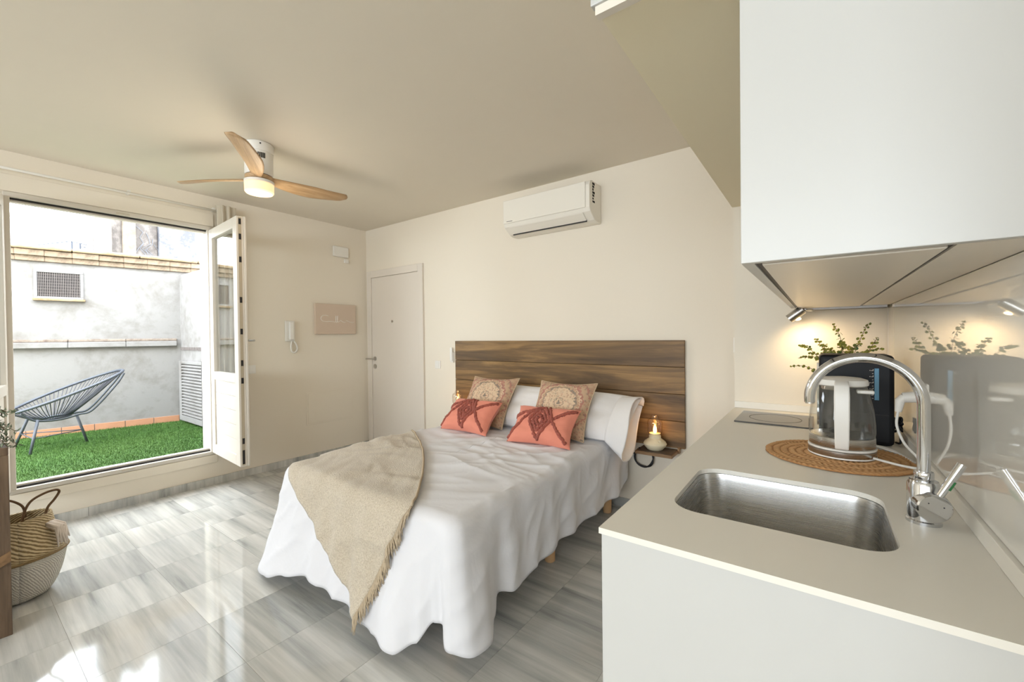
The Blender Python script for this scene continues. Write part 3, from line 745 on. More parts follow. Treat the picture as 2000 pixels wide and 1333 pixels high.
def s_right(y): return _d[90 + 16 + 130 + 26] + (y - (by0 + RC))
# hem control: (s, outward offset at the hem, hem height)
HEM = [(0, 0.03, 0.14), (s_foot(-2.48) - 1.0, 0.05, 0.12), (s_foot(-2.48) - 0.35, 0.06, 0.07), (s_foot(-2.48), 0.14, 0.03), (s_foot(-2.36), 0.13, 0.045), (s_foot(-2.22), 0.10, 0.085), (s_foot(-2.05), 0.07, 0.115),
       (s_foot(-1.85), 0.07, 0.10), (s_foot(-1.65), 0.075, 0.075), (s_foot(-1.50), 0.085, 0.065), (s_foot(-1.36), 0.095, 0.05), (s_foot(-1.29), 0.06, 0.09), (s_foot(-1.235), 0.015, 0.17), (s_foot(-1.20), -0.005, 0.17), (s_foot(-1.16), 0.03, 0.10),
       (s_right(1.15), 0.035, 0.10), (s_right(1.20), 0.055, 0.085), (s_right(1.28), 0.06, 0.085), (s_right(1.36), 0.03, 0.13), (s_right(1.44), -0.005, 0.175), (s_right(1.50), 0.02, 0.165), (s_right(1.60), 0.015, 0.16), (s_right(1.72), 0.0, 0.18), (s_right(1.80), 0.012, 0.17), (s_right(2.0), 0.0, 0.19),
       (s_right(2.3), 0.005, 0.19), (s_right(2.6), 0.0, 0.20), (s_right(2.8), 0.01, 0.20), (s_right(2.95), -0.005, 0.25), (s_right(3.0), -0.01, 0.26)]
_hs = [h[0] for h in HEM]
def hem(s):
    i = max(0, min(len(HEM) - 2, int(np.searchsorted(_hs, s)) - 1))
    a, b = HEM[i], HEM[i + 1]; t = smoothstep(a[0], b[0], s); return a[1] + (b[1] - a[1]) * t, a[2] + (b[2] - a[2]) * t
def topz(x, y):
    n1 = noise.noise(Vector((x * 3.0, y * 2.6, 3.1)))
    amp = smoothstep(1.25, 1.7, y) * (1 - smoothstep(2.25, 2.7, y))
    def ridge(ang, su, sv, seed):
        u = math.cos(ang) * x + math.sin(ang) * y; v = -math.sin(ang) * x + math.cos(ang) * y
        wv = noise.noise(Vector((u * 2.2, v * 2.2, seed + 20))) * 0.9
        n = noise.noise(Vector((u * su + seed, v * sv + wv * 1.6, seed))); return (1 - min(1, abs(n) * 2.2)) ** 2
    e = ridge(0.5, 1.6, 7.0, 1.0) * 0.010 + ridge(-0.35, 1.4, 8.0, 5.0) * 0.008
    return bzt + 0.012 * n1 + e * (0.18 + 0.9 * amp)
ER = 0.055
def side(s, d, extra=0.0):
    # d: distance below the top edge measured down the cloth; returns world point
    i = max(0, min(len(OUT) - 2, int(np.searchsorted(_d, s)) - 1)); t = (s - _d[i]) / max(1e-9, _d[i + 1] - _d[i])
    a, b = OUT[i], OUT[i + 1]
    x = a[0] + (b[0] - a[0]) * t; y = a[1] + (b[1] - a[1]) * t; nx = a[2] + (b[2] - a[2]) * t; ny = a[3] + (b[3] - a[3]) * t
    l = math.hypot(nx, ny); nx /= l; ny /= l
    off, hz = hem(s); Lt = bzt - hz; q = min(1.2, d / Lt)
    th = min(1.0, d / (ER * 1.5708)) * PI / 2
    o = -ER * (1 - math.sin(th)); zz = -ER * (1 - math.cos(th)) if d <= ER * 1.5708 else -(ER + (d - ER * 1.5708))
    zz = zz * Lt / (Lt + ER * (PI / 2 - 1) * 0 + 1e-9)
    fold = 0.008 * (1 - abs(noise.noise(Vector((s * 7 + d * 5, d * 4 - s * 2, 8))))) ** 5 * smoothstep(0.03, 0.2, d) + 0.010 * math.sin(s * 26 + 2 * math.sin(s * 5)) * q + 0.014 * noise.noise(Vector((s * 4.5, d * 1.5, 5))) * smoothstep(0.05, 0.3, d) + 0.006 * noise.noise(Vector((s * 9 + d * 6, d * 5, 1)))
    o += off * q ** 1.35 + fold + extra
    k = smoothstep(0.0, 0.08, d)
    z = bzt + zz
    if d < 0.08: z += (topz(x, y) - bzt) * (1 - k)
    return Vector((x + nx * o, y + ny * o, max(0.012, z + extra * (1 - k))))
rows = []
NS = len(OUT); sl = _d
ymid = by0 + (bx1 - bx0) / 2; xm = (bx0 + bx1) / 2
for k in range(61):        # top, from the middle line outward
    f_ = k / 60; row = []
    for i in range(NS):
        x, y, nx, ny = OUT[i]; ex = x - nx * ER; ey = y - ny * ER
        cy = max(ymid, min(by1, ey)); cx = xm
        px_ = cx + (ex - cx) * f_; py_ = cy + (ey - cy) * f_
        row.append((px_, py_, topz(px_, py_)))
    rows.append(row)
for k in range(1, 34):
    f_ = k / 33; row = []
    for i in range(NS):
        off, hz = hem(sl[i]); Lt = bzt - hz + ER * 0.57
        row.append(tuple(side(sl[i], f_ * Lt)))
    rows.append(row)
dv = MB().grid(rows).build('duvet', 'linen', smooth=True, weld=True, solid=0.006)
tag(dv, 'white cotton duvet hanging to the floor around the bed', 'duvet')

# throw: quad in unrolled cloth coordinates (x, w); w below the foot edge hangs down
EXT = 0.012
def throwmap(x, w, ex=EXT):
    if x < bx0 + ER:
        d = (bx0 + ER) - x; y = max(by0 + RC, w); s = by1 - y
        return side(s, d, ex)
    if w >= by0 + ER: return Vector((x, w, topz(x, w) + ex))
    d = by0 + ER - w
    if x > bx1 - RC: x = bx1 - RC
    if x < bx0 + RC + 0.002: x = bx0 + RC + 0.002
    return side(s_foot(x), d, ex)
A_, B_, C_, D_ = (bx0 - 0.03, 2.12), (-1.375, 1.175), (-1.615, by0 + ER - 0.525), (bx0 + 0.075, 1.165)
rows = []; NU, NV = 60, 70
for i in range(NU + 1):
    u = i / NU; row = []
    for j in range(NV + 1):
        v = j / NV    # v: from edge A-B (0) to D-C (1); u: along A->B
        bow = 0.05 * math.sin(PI * u) * (1 - v)
        x = (A_[0] * (1 - u) + B_[0] * u) * (1 - v) + (D_[0] * (1 - u) + C_[0] * u) * v + bow * 0.7
        wv = (A_[1] * (1 - u) + B_[1] * u) * (1 - v) + (D_[1] * (1 - u) + C_[1] * u) * v + bow
        e = EXT + 0.010 * abs(noise.noise(Vector((u * 5 + v * 2, v * 5 - u * 3, 2.2)))) + 0.012 * max(0, math.sin((u + v * 0.6) * 17)) ** 6 * u
        row.append(tuple(throwmap(x, wv, e)))
    rows.append(row)
th = empty('throw_blanket', (-1.95, 1.3, bzt), label='beige woven throw with fringe draped over the foot of the bed', cat='throw')
MB().grid(rows).build('cloth', 'throw', th, smooth=True, solid=0.005)
# hemmed edge along A-B, fringe along B-C
MB().tube([Vector(rows[i][0]) + Vector((0, 0, 0.004)) for i in range(NU + 1)], 0.006, 6).build('edge_binding', 'fringe', th, smooth=True)
m = MB()
for j in range(0, 170):
    v = j / 169 * NV; j0 = min(NV - 1, int(v)); t = v - j0
    p = Vector(rows[NU][j0]).lerp(Vector(rows[NU][j0 + 1]), t); q = Vector(rows[NU - 3][j0]).lerp(Vector(rows[NU - 3][j0 + 1]), t)
    dr_ = (p - q).normalized(); L_ = 0.035 + 0.02 * random.random()
    e1 = p + dr_ * L_ * 0.5 + Vector((random.uniform(-.006, .006), random.uniform(-.006, 0.0), random.uniform(-.006, 0)))
    e2 = p + dr_ * L_ * 0.8 + Vector((random.uniform(-.01, .01), random.uniform(-.012, 0.0), -0.018 - 0.01 * random.random()))
    m.tube([p, e1, e2], [0.0035, 0.003, 0.0012], 4)
fr = m.build('fringe', 'fringe', th, smooth=True); fr['kind'] = 'stuff'

# pillows and cushions ------------------------------------------------
def cushion_pts(w, h, T, ear=0.07, n=28, seed=0, lump=0.006):
    F = []; B = []
    for i in range(n + 1):
        v = -1 + 2 * i / n; rf = []; rb = []
        for j in range(n + 1):
            u = -1 + 2 * j / n
            x = w / 2 * u * (1 - ear * (1 - v * v)); y = h / 2 * v * (1 - ear * (1 - u * u))
            t = T / 2 * (max(0, 1 - u ** 4) * max(0, 1 - v ** 4)) ** 0.55
            t *= 1 + 0.12 * noise.noise(Vector((u * 1.6 + seed, v * 1.6, seed)))
            e = lump * noise.noise(Vector((u * 4, v * 4, seed + 4)))
            rf.append((x, y, t + e * (t > 0.01))); rb.append((x, y, -t))
        F.append(rf); B.append(rb)
    return F, B
def cushion(name, mat, BLw, BRw, up, w, h, T, label, cat, group, seed=0, ear=0.07):
    """front face looks to the viewer; lower corners near BL, BR; 'up' = direction of its height"""
    BLw = Vector(BLw); BRw = Vector(BRw); ex = (BRw - BLw).normalized(); up = Vector(up); up = (up - ex * up.dot(ex)).normalized(); ez = ex.cross(up)
    mid = (BLw + BRw) / 2 + up * h / 2 + ez * 0
    root = bpy.data.objects.new(name, None); COL.objects.link(root); root.empty_display_size = 0.05
    root.matrix_world = Matrix(((ex.x, up.x, ez.x, mid.x), (ex.y, up.y, ez.y, mid.y), (ex.z, up.z, ez.z, mid.z), (0, 0, 0, 1)))
    tag(root, label, cat, group)
    F, B = cushion_pts(w, h, T, ear, seed=seed); n = len(F) - 1
    m = MB(); m.grid(F); m.grid([list(reversed(r)) for r in B])
    m.uv = [(j / n, i / n) for i in range(n + 1) for j in range(n + 1)] + [(1 - j / n, i / n) for i in range(n + 1) for j in range(n + 1)]
    m.build('cover', mat, root, local=True, smooth=True)
    return root, F
UPC = Vector((0, 0.62, 0.78))
rt, F = cushion('pillow', 'pillowcase', (-2.42, 2.60, 0.615), (-1.02, 2.60, 0.60), (0.0, 0.80, 0.62), 1.42, 0.42, 0.17, 'long white pillow leaning on the headboard behind the cushions', 'pillow', None, 2, 0.03)
# open pillowcase end hanging over the right edge of the mattress
rows = []
for i in range(15):
    t = i / 14; row = []
    for j in range(25):
        a = 2 * PI * j / 24
        c0 = Vector((-1.13, 2.75, 0.735)); y = 2.75 + math.cos(a) * (0.175 + 0.01 * t) + 0.02 * t; z = 0.725 + math.sin(a) * (0.09 + 0.055 * t) + math.cos(a) * 0.105 - 0.035 * t
        if math.sin(a) < 0: z -= 0.055 * t * (-math.sin(a)) ; y -= 0.02 * t
        x = -1.14 + 0.132 * t + 0.012 * math.sin(3 * a) * t - 0.02 * t * max(0, -math.sin(a))
        row.append((x, y, z))
    rows.append(row)
MB().grid(rows).build('pillowcase_end', 'pillowcase', None, smooth=True, solid=0.004)
pe = bpy.data.objects['pillowcase_end']; bpy.context.view_layer.update(); mw = pe.matrix_world.copy(); pe.parent = rt; pe.matrix_parent_inverse = rt.matrix_world.inverted()

KW, KH = 0.45, 0.45
for nm, bl_, br_, lab, sd_ in (('patterned_cushion', (-1.70, 2.46, 0.598), (-1.25, 2.49, 0.598), 'kilim patterned square cushion behind the right coral cushion', 3),
                               ('patterned_cushion', (-2.37, 2.47, 0.598), (-1.945, 2.50, 0.598), 'kilim patterned square cushion behind the left coral cushion', 5)):
    r_, F = cushion(nm, 'kilim', bl_, br_, (0.10, 0.60, 0.79), KW, KH, 0.13, lab, 'cushion', 'kilim patterned cushions', sd_, 0.10)
    n = len(F) - 1
    loop = [F[0][j] for j in range(n)] + [F[i][n] for i in range(n)] + [F[n][n - j] for j in range(n)] + [F[n - i][0] for i in range(n)]
    MB().tube([(p[0], p[1], 0) for p in loop], 0.004, 6, closed=True).build('piping', 'piping', r_, local=True, smooth=True)
for nm, bl_, br_, lab, sd_ in (('coral_cushion', (-1.685, 2.235, 0.598), (-1.24, 2.275, 0.598), 'coral lumbar cushion with tufted diamonds, nearer the worktop', 8),
                               ('coral_cushion', (-2.355, 2.27, 0.598), (-1.89, 2.262, 0.598), 'coral lumbar cushion with tufted diamonds, nearer the entrance door', 11)):
    w_, h_ = 0.46, 0.29
    r_, F = cushion(nm, 'coral', bl_, br_, (0.04, 0.66, 0.70), w_, h_, 0.15, lab, 'cushion', 'coral tufted cushions', sd_, 0.11)
    n = len(F) - 1
    def onF(u, v):
        fu = (u + 1) / 2 * n; fv = (v + 1) / 2 * n; i = max(0, min(n - 1, int(fv))); j = max(0, min(n - 1, int(fu))); a, b = fv - i, fu - j
        p = [Vector(F[i][j]), Vector(F[i][j + 1]), Vector(F[i + 1][j]), Vector(F[i + 1][j + 1])]
        return (p[0] * (1 - b) + p[1] * b) * (1 - a) + (p[2] * (1 - b) + p[3] * b) * a + Vector((0, 0, 0.0005))
    m = MB()
    paths = []
    for q in (0.16, 0.34, 0.52):
        paths.append([(-q * 0.72, 0), (0, q * 1.75), (q * 0.72, 0), (0, -q * 1.75), (-q * 0.72, 0)])
    paths += [[(-0.96, -0.86), (-0.62, 0.0), (-0.36, 0.42), (-0.12, 0.86)], [(-0.96, 0.2), (-0.36, 0.5), (0.0, 0.93)], [(0.96, 0.80), (0.55, 0.30), (0.40, 0.06)], [(0.40, 0.06), (0.62, -0.40), (0.92, -0.92)], [(0.03, -0.94), (0.40, 0.10), (0.15, 0.9)]]
    for pa in paths:
        L3 = []
        for k in range(len(pa) - 1):
            for t in range(14):
                t /= 14; u = pa[k][0] * (1 - t) + pa[k + 1][0] * t; v = pa[k][1] * (1 - t) + pa[k + 1][1] * t
                L3.append(onF(max(-.99, min(.99, u)), max(-.99, min(.99, v))))
        L3 = [p + Vector((random.uniform(-.003, .003), random.uniform(-.003, .003), random.uniform(-.002, .002))) for p in L3]
        m.tube(L3, [0.0085 + 0.005 * random.random() for _ in L3], 6)
    m.build('tufting', 'tuft', r_, local=True, smooth=True)

# ------------------------------------------------------------------ kitchen
ZC = 0.915; KX0, KY0 = -0.358, 0.777; XW = 0.236
cu = empty('base_cabinet', ((KX0 + XW) / 2, (KY0 + KY) / 2, 0), label='white base cabinet under the cream worktop, end panel toward viewer', cat='cabinet')
MB().box(KX0 + 0.02, RX - 0.004, KY0 + 0.028, KY - 0.002, 0.10, 0.66).build('body', 'white', cu)
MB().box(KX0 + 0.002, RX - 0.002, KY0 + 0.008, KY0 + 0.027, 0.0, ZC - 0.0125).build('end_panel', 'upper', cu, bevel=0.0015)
MB().box(KX0 + 0.06, RX - 0.02, KY0 + 0.03, KY - 0.002, 0.0, 0.099).build('plinth', 'white', cu)
for k in range(3):
    y0 = KY0 + 0.03 + k * 0.552
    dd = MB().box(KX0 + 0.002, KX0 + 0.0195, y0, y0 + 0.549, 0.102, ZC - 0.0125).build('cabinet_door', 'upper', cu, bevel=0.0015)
MB().box(KX0 + 0.02, RX - 0.004, KY0 + 0.028, KY0 + 0.05, 0.661, ZC - 0.0125).build('rail', 'white', cu)

# worktop slab with a rounded cut-out for the sink
SX0, SX1, SY0, SY1 = -0.275, 0.117, 0.962, 1.312
def rrect(x0, x1, y0, y1, r, n=8):
    P = []
    for cx, cy, a0 in ((x1 - r, y1 - r, 0), (x0 + r, y1 - r, PI / 2), (x0 + r, y0 + r, PI), (x1 - r, y0 + r, 1.5 * PI)):
        for i in range(n + 1): a = a0 + i / n * PI / 2; P.append((cx + r * math.cos(a), cy + r * math.sin(a)))
    return P
inner = rrect(SX0, SX1, SY0, SY1, 0.062)
ox0, ox1, oy0, oy1 = KX0, RX - 0.002, KY0, KY - 0.001
outer = []
corner = [(ox1, oy1), (ox0, oy1), (ox0, oy0), (ox1, oy0)]
nq = 9
for q in range(4):
    for i in range(nq):
        x, y = inner[q * nq + i]
        if i == nq // 2: outer.append(corner[q]); continue
        half = i < nq // 2
        if q == 0: outer.append((ox1, min(y, oy1 - .001)) if half else (x, oy1))
        if q == 1: outer.append((x, oy1) if half else (ox0, y))
        if q == 2: outer.append((ox0, y) if half else (x, oy0))
        if q == 3: outer.append((x, oy0) if half else (ox1, y))
n = len(inner); th_ = 0.012; m = MB()
vs = [(x, y, ZC) for x, y in inner] + [(x, y, ZC) for x, y in outer] + [(x, y, ZC - th_) for x, y in inner] + [(x, y, ZC - th_) for x, y in outer]
fs = []
for i in range(n):
    j = (i + 1) % n
    fs += [(i, n + i, n + j, j), (2 * n + i, 2 * n + j, 3 * n + j, 3 * n + i), (n + i, 3 * n + i, 3 * n + j, n + j), (i, j, 2 * n + j, 2 * n + i)]
wt = empty('worktop', ((ox0 + ox1) / 2, (oy0 + oy1) / 2, ZC - th_), label='cream stone worktop with a cut-out for the sink', cat='worktop')
m.add(vs, fs); m.build('slab', 'worktop', wt)
MB().box(XW, RX - 0.001, KY0 + 0.0, KY - 0.013, ZC + 0.0005, ZC + 0.034).build('side_upstand', 'worktop', wt, bevel=0.001)
MB().box(KX0, RX - 0.001, KY - 0.012, KY - 0.0005, ZC + 0.0005, ZC + 0.034).build('rear_upstand', 'worktop', wt, bevel=0.001)

# sink bowl
sk = empty('sink', ((SX0 + SX1) / 2, (SY0 + SY1) / 2, 0.73), label='brushed steel undermount sink set in the worktop', cat='sink')
def ring(inset, z, r): return [(x, y, z) for x, y in rrect(SX0 + inset, SX1 - inset, SY0 + inset, SY1 - inset, r)]
lv = [ring(-0.006, ZC - 0.0125, 0.066), ring(0.001, ZC - 0.013, 0.062), ring(0.004, ZC - 0.03, 0.060), ring(0.010, 0.78, 0.058), ring(0.016, 0.755, 0.055), ring(0.034, 0.738, 0.045), ring(0.07, 0.735, 0.03)]
m = MB(); nn = len(lv[0])
m.add([p for l in lv for p in l], [(k * nn + i, k * nn + (i + 1) % nn, (k + 1) * nn + (i + 1) % nn, (k + 1) * nn + i) for k in range(len(lv) - 1) for i in range(nn)] + [tuple((len(lv) - 1) * nn + i for i in range(nn))])
m.build('bowl', 'steel', sk, smooth='auto', angle=60, solid=-0.0015)
MB().lathe([(0.045, 0.7355), (0.045, 0.738), (0.03, 0.739)], ((SX0 + SX1) / 2, (SY0 + SY1) / 2, 0), 28).build('drain', 'chrome', sk, smooth='auto')
MB().cyl((0.112, 1.02, 0.865), (0.1045, 1.02, 0.865), 0.016, 20).build('overflow', 'chrome', sk, smooth='auto')

# hob
hob = empty('hob', (-0.17, 2.21, ZC), label='dark glass hob set at the far end of the worktop', cat='hob')
MB().box(-0.302, -0.02, 2.055, 2.345, ZC + 0.0003, ZC + 0.006).build('glass_plate', 'hob', hob, bevel=0.001)
m = MB(); m.lathe([(0.098, ZC + 0.0061), (0.1, ZC + 0.0061), (0.1, ZC + 0.0065), (0.098, ZC + 0.0065), (0.098, ZC + 0.0061)], (-0.16, 2.20, 0), 36, cap0=False, cap1=False)
m.build('cooking_ring', 'grid', hob)

# faucet
tx, ty = 0.170, 1.172
fa = empty('faucet', (tx, ty, ZC), label='chrome swan neck kitchen faucet with side lever', cat='faucet')
MB().lathe([(0.0275, ZC), (0.0275, ZC + 0.006), (0.0255, ZC + 0.008), (0.0255, 0.992), (0.022, 1.0), (0.014, 1.001)], (tx, ty, 0), 40).build('body', 'chrome', fa, smooth='auto', angle=30)
MB().lathe([(0.0145, 1.000), (0.0155, 1.002), (0.0155, 1.016), (0.0145, 1.018)], (tx, ty, 0), 32).build('collar', 'chrome', fa, smooth='auto')
path = [(tx, ty, 1.0 + 0.02 * i) for i in range(8)]
Rr = 0.094; zc_ = 1.152
sdx, sdy = -1.0, 0.0
for i in range(37):
    a = PI * (i / 36) * 1.03
    path.append((tx + sdx * (Rr - Rr * math.cos(a)), ty + sdy * (Rr - Rr * math.cos(a)), zc_ + 0.0 + Rr * math.sin(a)))
MB().tube(path, 0.0105, 24).build('spout', 'chrome', fa, smooth='auto', angle=50)
MB().cyl(Vector(path[-1]) + (Vector(path[-2]) - Vector(path[-1])) * 0.2, Vector(path[-1]) + (Vector(path[-1]) - Vector(path[-2])).normalized() * 0.003, 0.0088, 20).build('aerator', 'steelknob', fa, smooth='auto')
hd = Vector((0.24, -0.97, -0.02)).normalized(); hc = Vector((tx, ty, 0.958))
hp = MB(); hp.lathe([(0.024, 0.0), (0.0245, 0.024), (0.0245, 0.030)], hc, 36, hd); hp.build('lever_hub', 'chrome', fa, smooth='auto', angle=30)
hx = MB(); hx.lathe([(0.0245, 0.0305), (0.0275, 0.033), (0.0275, 0.040), (0.025, 0.0425)], hc, 40, hd)
lh = hx.build('lever_cap', 'chrome', fa, smooth='auto', angle=30)
rgt = hd.cross(Vector((0, 0, 1))).normalized(); rgt = -rgt if rgt.x < 0 else rgt
upv = Vector((0, 0, 1))
m = MB()
for dx_, dz_ in ((-0.010, 0.010), (0.013, 0.004)): m.cyl(hc + hd * 0.0425 + rgt * dx_ + upv * dz_, hc + hd * 0.0431 + rgt * dx_ + upv * dz_, 0.0012, 8)
m.cyl(hc + hd * 0.0425 + rgt * -0.004 + upv * -0.002, hc + hd * 0.0430 + rgt * -0.004 + upv * -0.002, 0.0001, 4)
m.build('temperature_mark', 'dark', lh)
m = MB(); b0 = hc + hd * 0.036 + rgt * 0.008 + upv * 0.022; b1 = b0 + (rgt * 0.45 + upv * 0.89).normalized() * 0.075
m.tube([b0, b0.lerp(b1, 0.25), b1], [0.0062, 0.0065, 0.0075], 18); m.build('lever_stick', 'chrome', fa, smooth='auto', angle=50)
MB().cyl(b0.lerp(b1, 0.25) + rgt * 0.003, b0.lerp(b1, 0.5) + rgt * 0.003, 0.0062, 14).build('sticker', 'green', lh, smooth='auto')

# woven placemat
mt = MB(); R_ = 0.19; turns = 9
rows = []
NA = 300; NRr = 81
for i in range(NRr + 1):
    r = R_ * i / NRr; row = []
    for j in range(NA + 1):
        a = 2 * PI * j / NA; ph = r / R_ * turns; fr_ = ph - math.floor(ph); ringi = math.floor(ph)
        nb_ = max(6, int((ringi + 0.6) * 9))       # strands per coil
        br = math.sin(nb_ * a + (fr_ - 0.5) * 5.0 * (1 if ringi % 2 else -1))
        z = ZC + 0.0035 + 0.0042 * math.sqrt(max(0, 1 - (2 * fr_ - 1) ** 2)) * (0.62 + 0.38 * br) + 0.0008 * noise.noise(Vector((r * 90, a * 20, 0)))
        if i == NRr: z = ZC + 0.0012
        rr = r * (1 + 0.012 * noise.noise(Vector((math.cos(a) * 6, math.sin(a) * 6, 0))) * r / R_)
        row.append((0.043 + rr * math.cos(a), 1.645 + rr * math.sin(a), z))
    rows.append(row)
mt.grid(rows); mt.uv = [(j / NA, i / NRr) for i in range(NRr + 1) for j in range(NA + 1)]
tag(mt.build('placemat', 'mat_weave', origin=(0.043, 1.645, ZC), smooth=True), 'round woven rush placemat under the kettle', 'placemat')

# kettle
kx, ky, kz = 0.055, 1.655, ZC + 0.0088
ke = empty('kettle', (kx, ky, kz), label='glass kettle with white handle on the woven placemat', cat='kettle')
Z = lambda pr: [(r, z + kz) for r, z in pr]
MB().lathe(Z([(0.083, 0.0), (0.0845, 0.003), (0.0845, 0.020), (0.080, 0.023)]), (kx, ky, 0), 48).build('power_base', 'steel', ke, smooth='auto')
MB().lathe(Z([(0.085, 0.0), (0.0855, 0.001), (0.0855, 0.003), (0.085, 0.004)]), (kx, ky, 0), 48).build('base_rim', 'plastic', ke, smooth='auto')
MB().lathe(Z([(0.0845, 0.0225), (0.0855, 0.024), (0.0855, 0.027), (0.0845, 0.028)]), (kx, ky, 0), 48).build('body_rim', 'plastic', ke, smooth='auto')
MB().lathe(Z([(0.081, 0.028), (0.0825, 0.031), (0.0825, 0.058), (0.081, 0.060)]), (kx, ky, 0), 48).build('steel_band', 'steel', ke, smooth='auto')
MB().lathe(Z([(0.0, 0.062), (0.07, 0.062), (0.078, 0.0605)]), (kx, ky, 0), 48, cap0=False, cap1=False).build('heating_plate', 'steel', ke, smooth=True)
MB().lathe(Z([(0.0815, 0.060), (0.0835, 0.075), (0.083, 0.10), (0.079, 0.14), (0.071, 0.18), (0.063, 0.212), (0.060, 0.222)]), (kx, ky, 0), 48, cap0=False, cap1=False).build('glass_body', 'kglass', ke, smooth=True)
MB().lathe(Z([(0.059, 0.212), (0.066, 0.216), (0.067, 0.222), (0.064, 0.232), (0.05, 0.237), (0.018, 0.240)]), (kx, ky, 0), 48).build('lid', 'plastic', ke, smooth='auto')
MB().lathe(Z([(0.028, 0.196), (0.030, 0.20), (0.030, 0.215)]), (kx - 0.02, ky + 0.03, 0), 24).build('lid_catch', 'steelknob', ke, smooth='auto')
hdir = Vector((-0.02, -1, 0)).normalized(); hside = Vector((1, -0.02, 0))
base = Vector((kx, ky, kz))
prof = [(0.058, 0.232), (0.085, 0.234), (0.104, 0.222), (0.112, 0.19), (0.116, 0.12), (0.112, 0.055), (0.102, 0.034), (0.086, 0.030)]
inn = [(0.058, 0.214), (0.082, 0.216), (0.090, 0.205), (0.094, 0.18), (0.098, 0.12), (0.096, 0.06), (0.092, 0.046), (0.084, 0.044)]
m = MB(); vs = []; n = len(prof)
for sgn in (-1, 1):
    for i, (r, z) in enumerate(prof): vs.append(base + hdir * r + upv * z + hside * sgn * (0.019 - 0.003 * abs(i - 3) / 4))
    for i, (r, z) in enumerate(inn): vs.append(base + hdir * r + upv * z + hside * sgn * (0.017 - 0.003 * abs(i - 3) / 4))
fs = []
for i in range(n - 1):
    fs += [(i, i + 1, 2 * n + i + 1, 2 * n + i), (n + i + 1, n + i, 3 * n + i, 3 * n + i + 1), (i + 1, i, n + i, n + i + 1), (2 * n + i, 2 * n + i + 1, 3 * n + i + 1, 3 * n + i)]
fs += [(0, 2 * n, 3 * n, n), (n - 1, 2 * n - 1, 4 * n - 1, 3 * n - 1)]
m.add(vs, fs); m.build('handle', 'plastic', ke, smooth='auto', bevel=0.006, segs=3, angle=50, weld=True)
MB().box(kx + 0.035, kx + 0.075, ky - 0.05, ky - 0.02, kz + 0.195, kz + 0.205).build('lid_clip', 'plastic', ke, bevel=0.003)

# coffee machine: black box with water gauge
cx0, cx1, cy0, cy1, cz1 = -0.001, 0.203, 1.872, 2.035, 1.222
cm = empty('coffee_machine', ((cx0 + cx1) / 2, (cy0 + cy1) / 2, ZC), label='black upright coffee machine with blue water gauge behind the kettle', cat='coffee machine')
MB().box(cx0, cx1, cy0, cy1, ZC + 0.001, cz1).build('body', 'black', cm, bevel=0.014, segs=3)
MB().box(cx0 - 0.006, cx0 + 0.012, cy0 + 0.02, cy0 + 0.03, ZC + 0.05, cz1 - 0.03).build('chrome_trim', 'chrome', cm, bevel=0.001)
MB().box(cx0 + 0.015, cx1 - 0.015, cy0 - 0.0008, cy0 + 0.001, 1.02, 1.0215).build('seam', 'dark', cm)
MB().box(0.151, 0.163, cy0 - 0.002, cy0 + 0.001, 1.07, 1.178).build('water_gauge', 'blue', cm, bevel=0.001)
m = MB()
for k in range(10):
    z = 1.075 + k * 0.0105; L_ = 0.006 if k % 2 else 0.0035
    m.box(0.1485 - L_, 0.1485, cy0 - 0.0012, cy0 + 0.001, z, z + 0.0012)
    if k % 2: m.box(0.1485 - 0.0015, 0.1485, cy0 - 0.0012, cy0 + 0.001, z, z + 0.005); m.box(0.1485 - L_ - 0.004, 0.1485 - L_ - 0.002, cy0 - 0.0012, cy0 + 0.001, z, z + 0.002)
m.build('gauge_mark', 'letter', cm)
# its black cable, bundled beside it
m = MB(); pts = []
for k in range(46):
    a = k * 0.62; rr = 0.017 + 0.006 * math.sin(k * 2.1)
    pts.append((0.218 + 0.010 * math.sin(a * 1.7), 1.95 + rr * math.cos(a) * 1.3, 0.985 + rr * math.sin(a) * (1.4 if k % 9 < 3 else 0.9)))
m.tube(bez(pts, 3), 0.0035, 6)
m.tube(bez([(0.215, 1.93, 0.975), (0.222, 1.925, 0.945), (0.222, 1.925, 0.922), (0.212, 1.94, 0.92)], 6), 0.0035, 6)
m.build('cable_bundle', 'cord_b', cm, smooth=True)['label'] = 'black cable tied in a bundle'

# eucalyptus behind the machine
pl = empty('potted_eucalyptus', (0.08, 2.25, ZC), label='eucalyptus plant standing behind the coffee machine', cat='plant')
MB().lathe([(0.04, ZC + 0.0005), (0.05, ZC + 0.01), (0.055, ZC + 0.12), (0.05, ZC + 0.12), (0.048, ZC + 0.10)], (0.08, 2.25, 0), 28).build('pot', 'pot', pl, smooth='auto')
stems = [(-0.10, 2.20, 1.155), (-0.075, 2.24, 1.19), (-0.065, 2.23, 1.245), (-0.03, 2.2, 1.215), (-0.01, 2.25, 1.275), (0.02, 2.22, 1.25), (0.05, 2.27, 1.335), (0.035, 2.3, 1.23), (0.075, 2.2, 1.26), (0.10, 2.3, 1.24), (0.135, 2.22, 1.255), (0.16, 2.24, 1.335), (0.19, 2.25, 1.275), (0.20, 2.21, 1.235), (0.14, 2.19, 1.215), (0.03, 2.19, 1.22)]
ms = MB(); ml = MB()
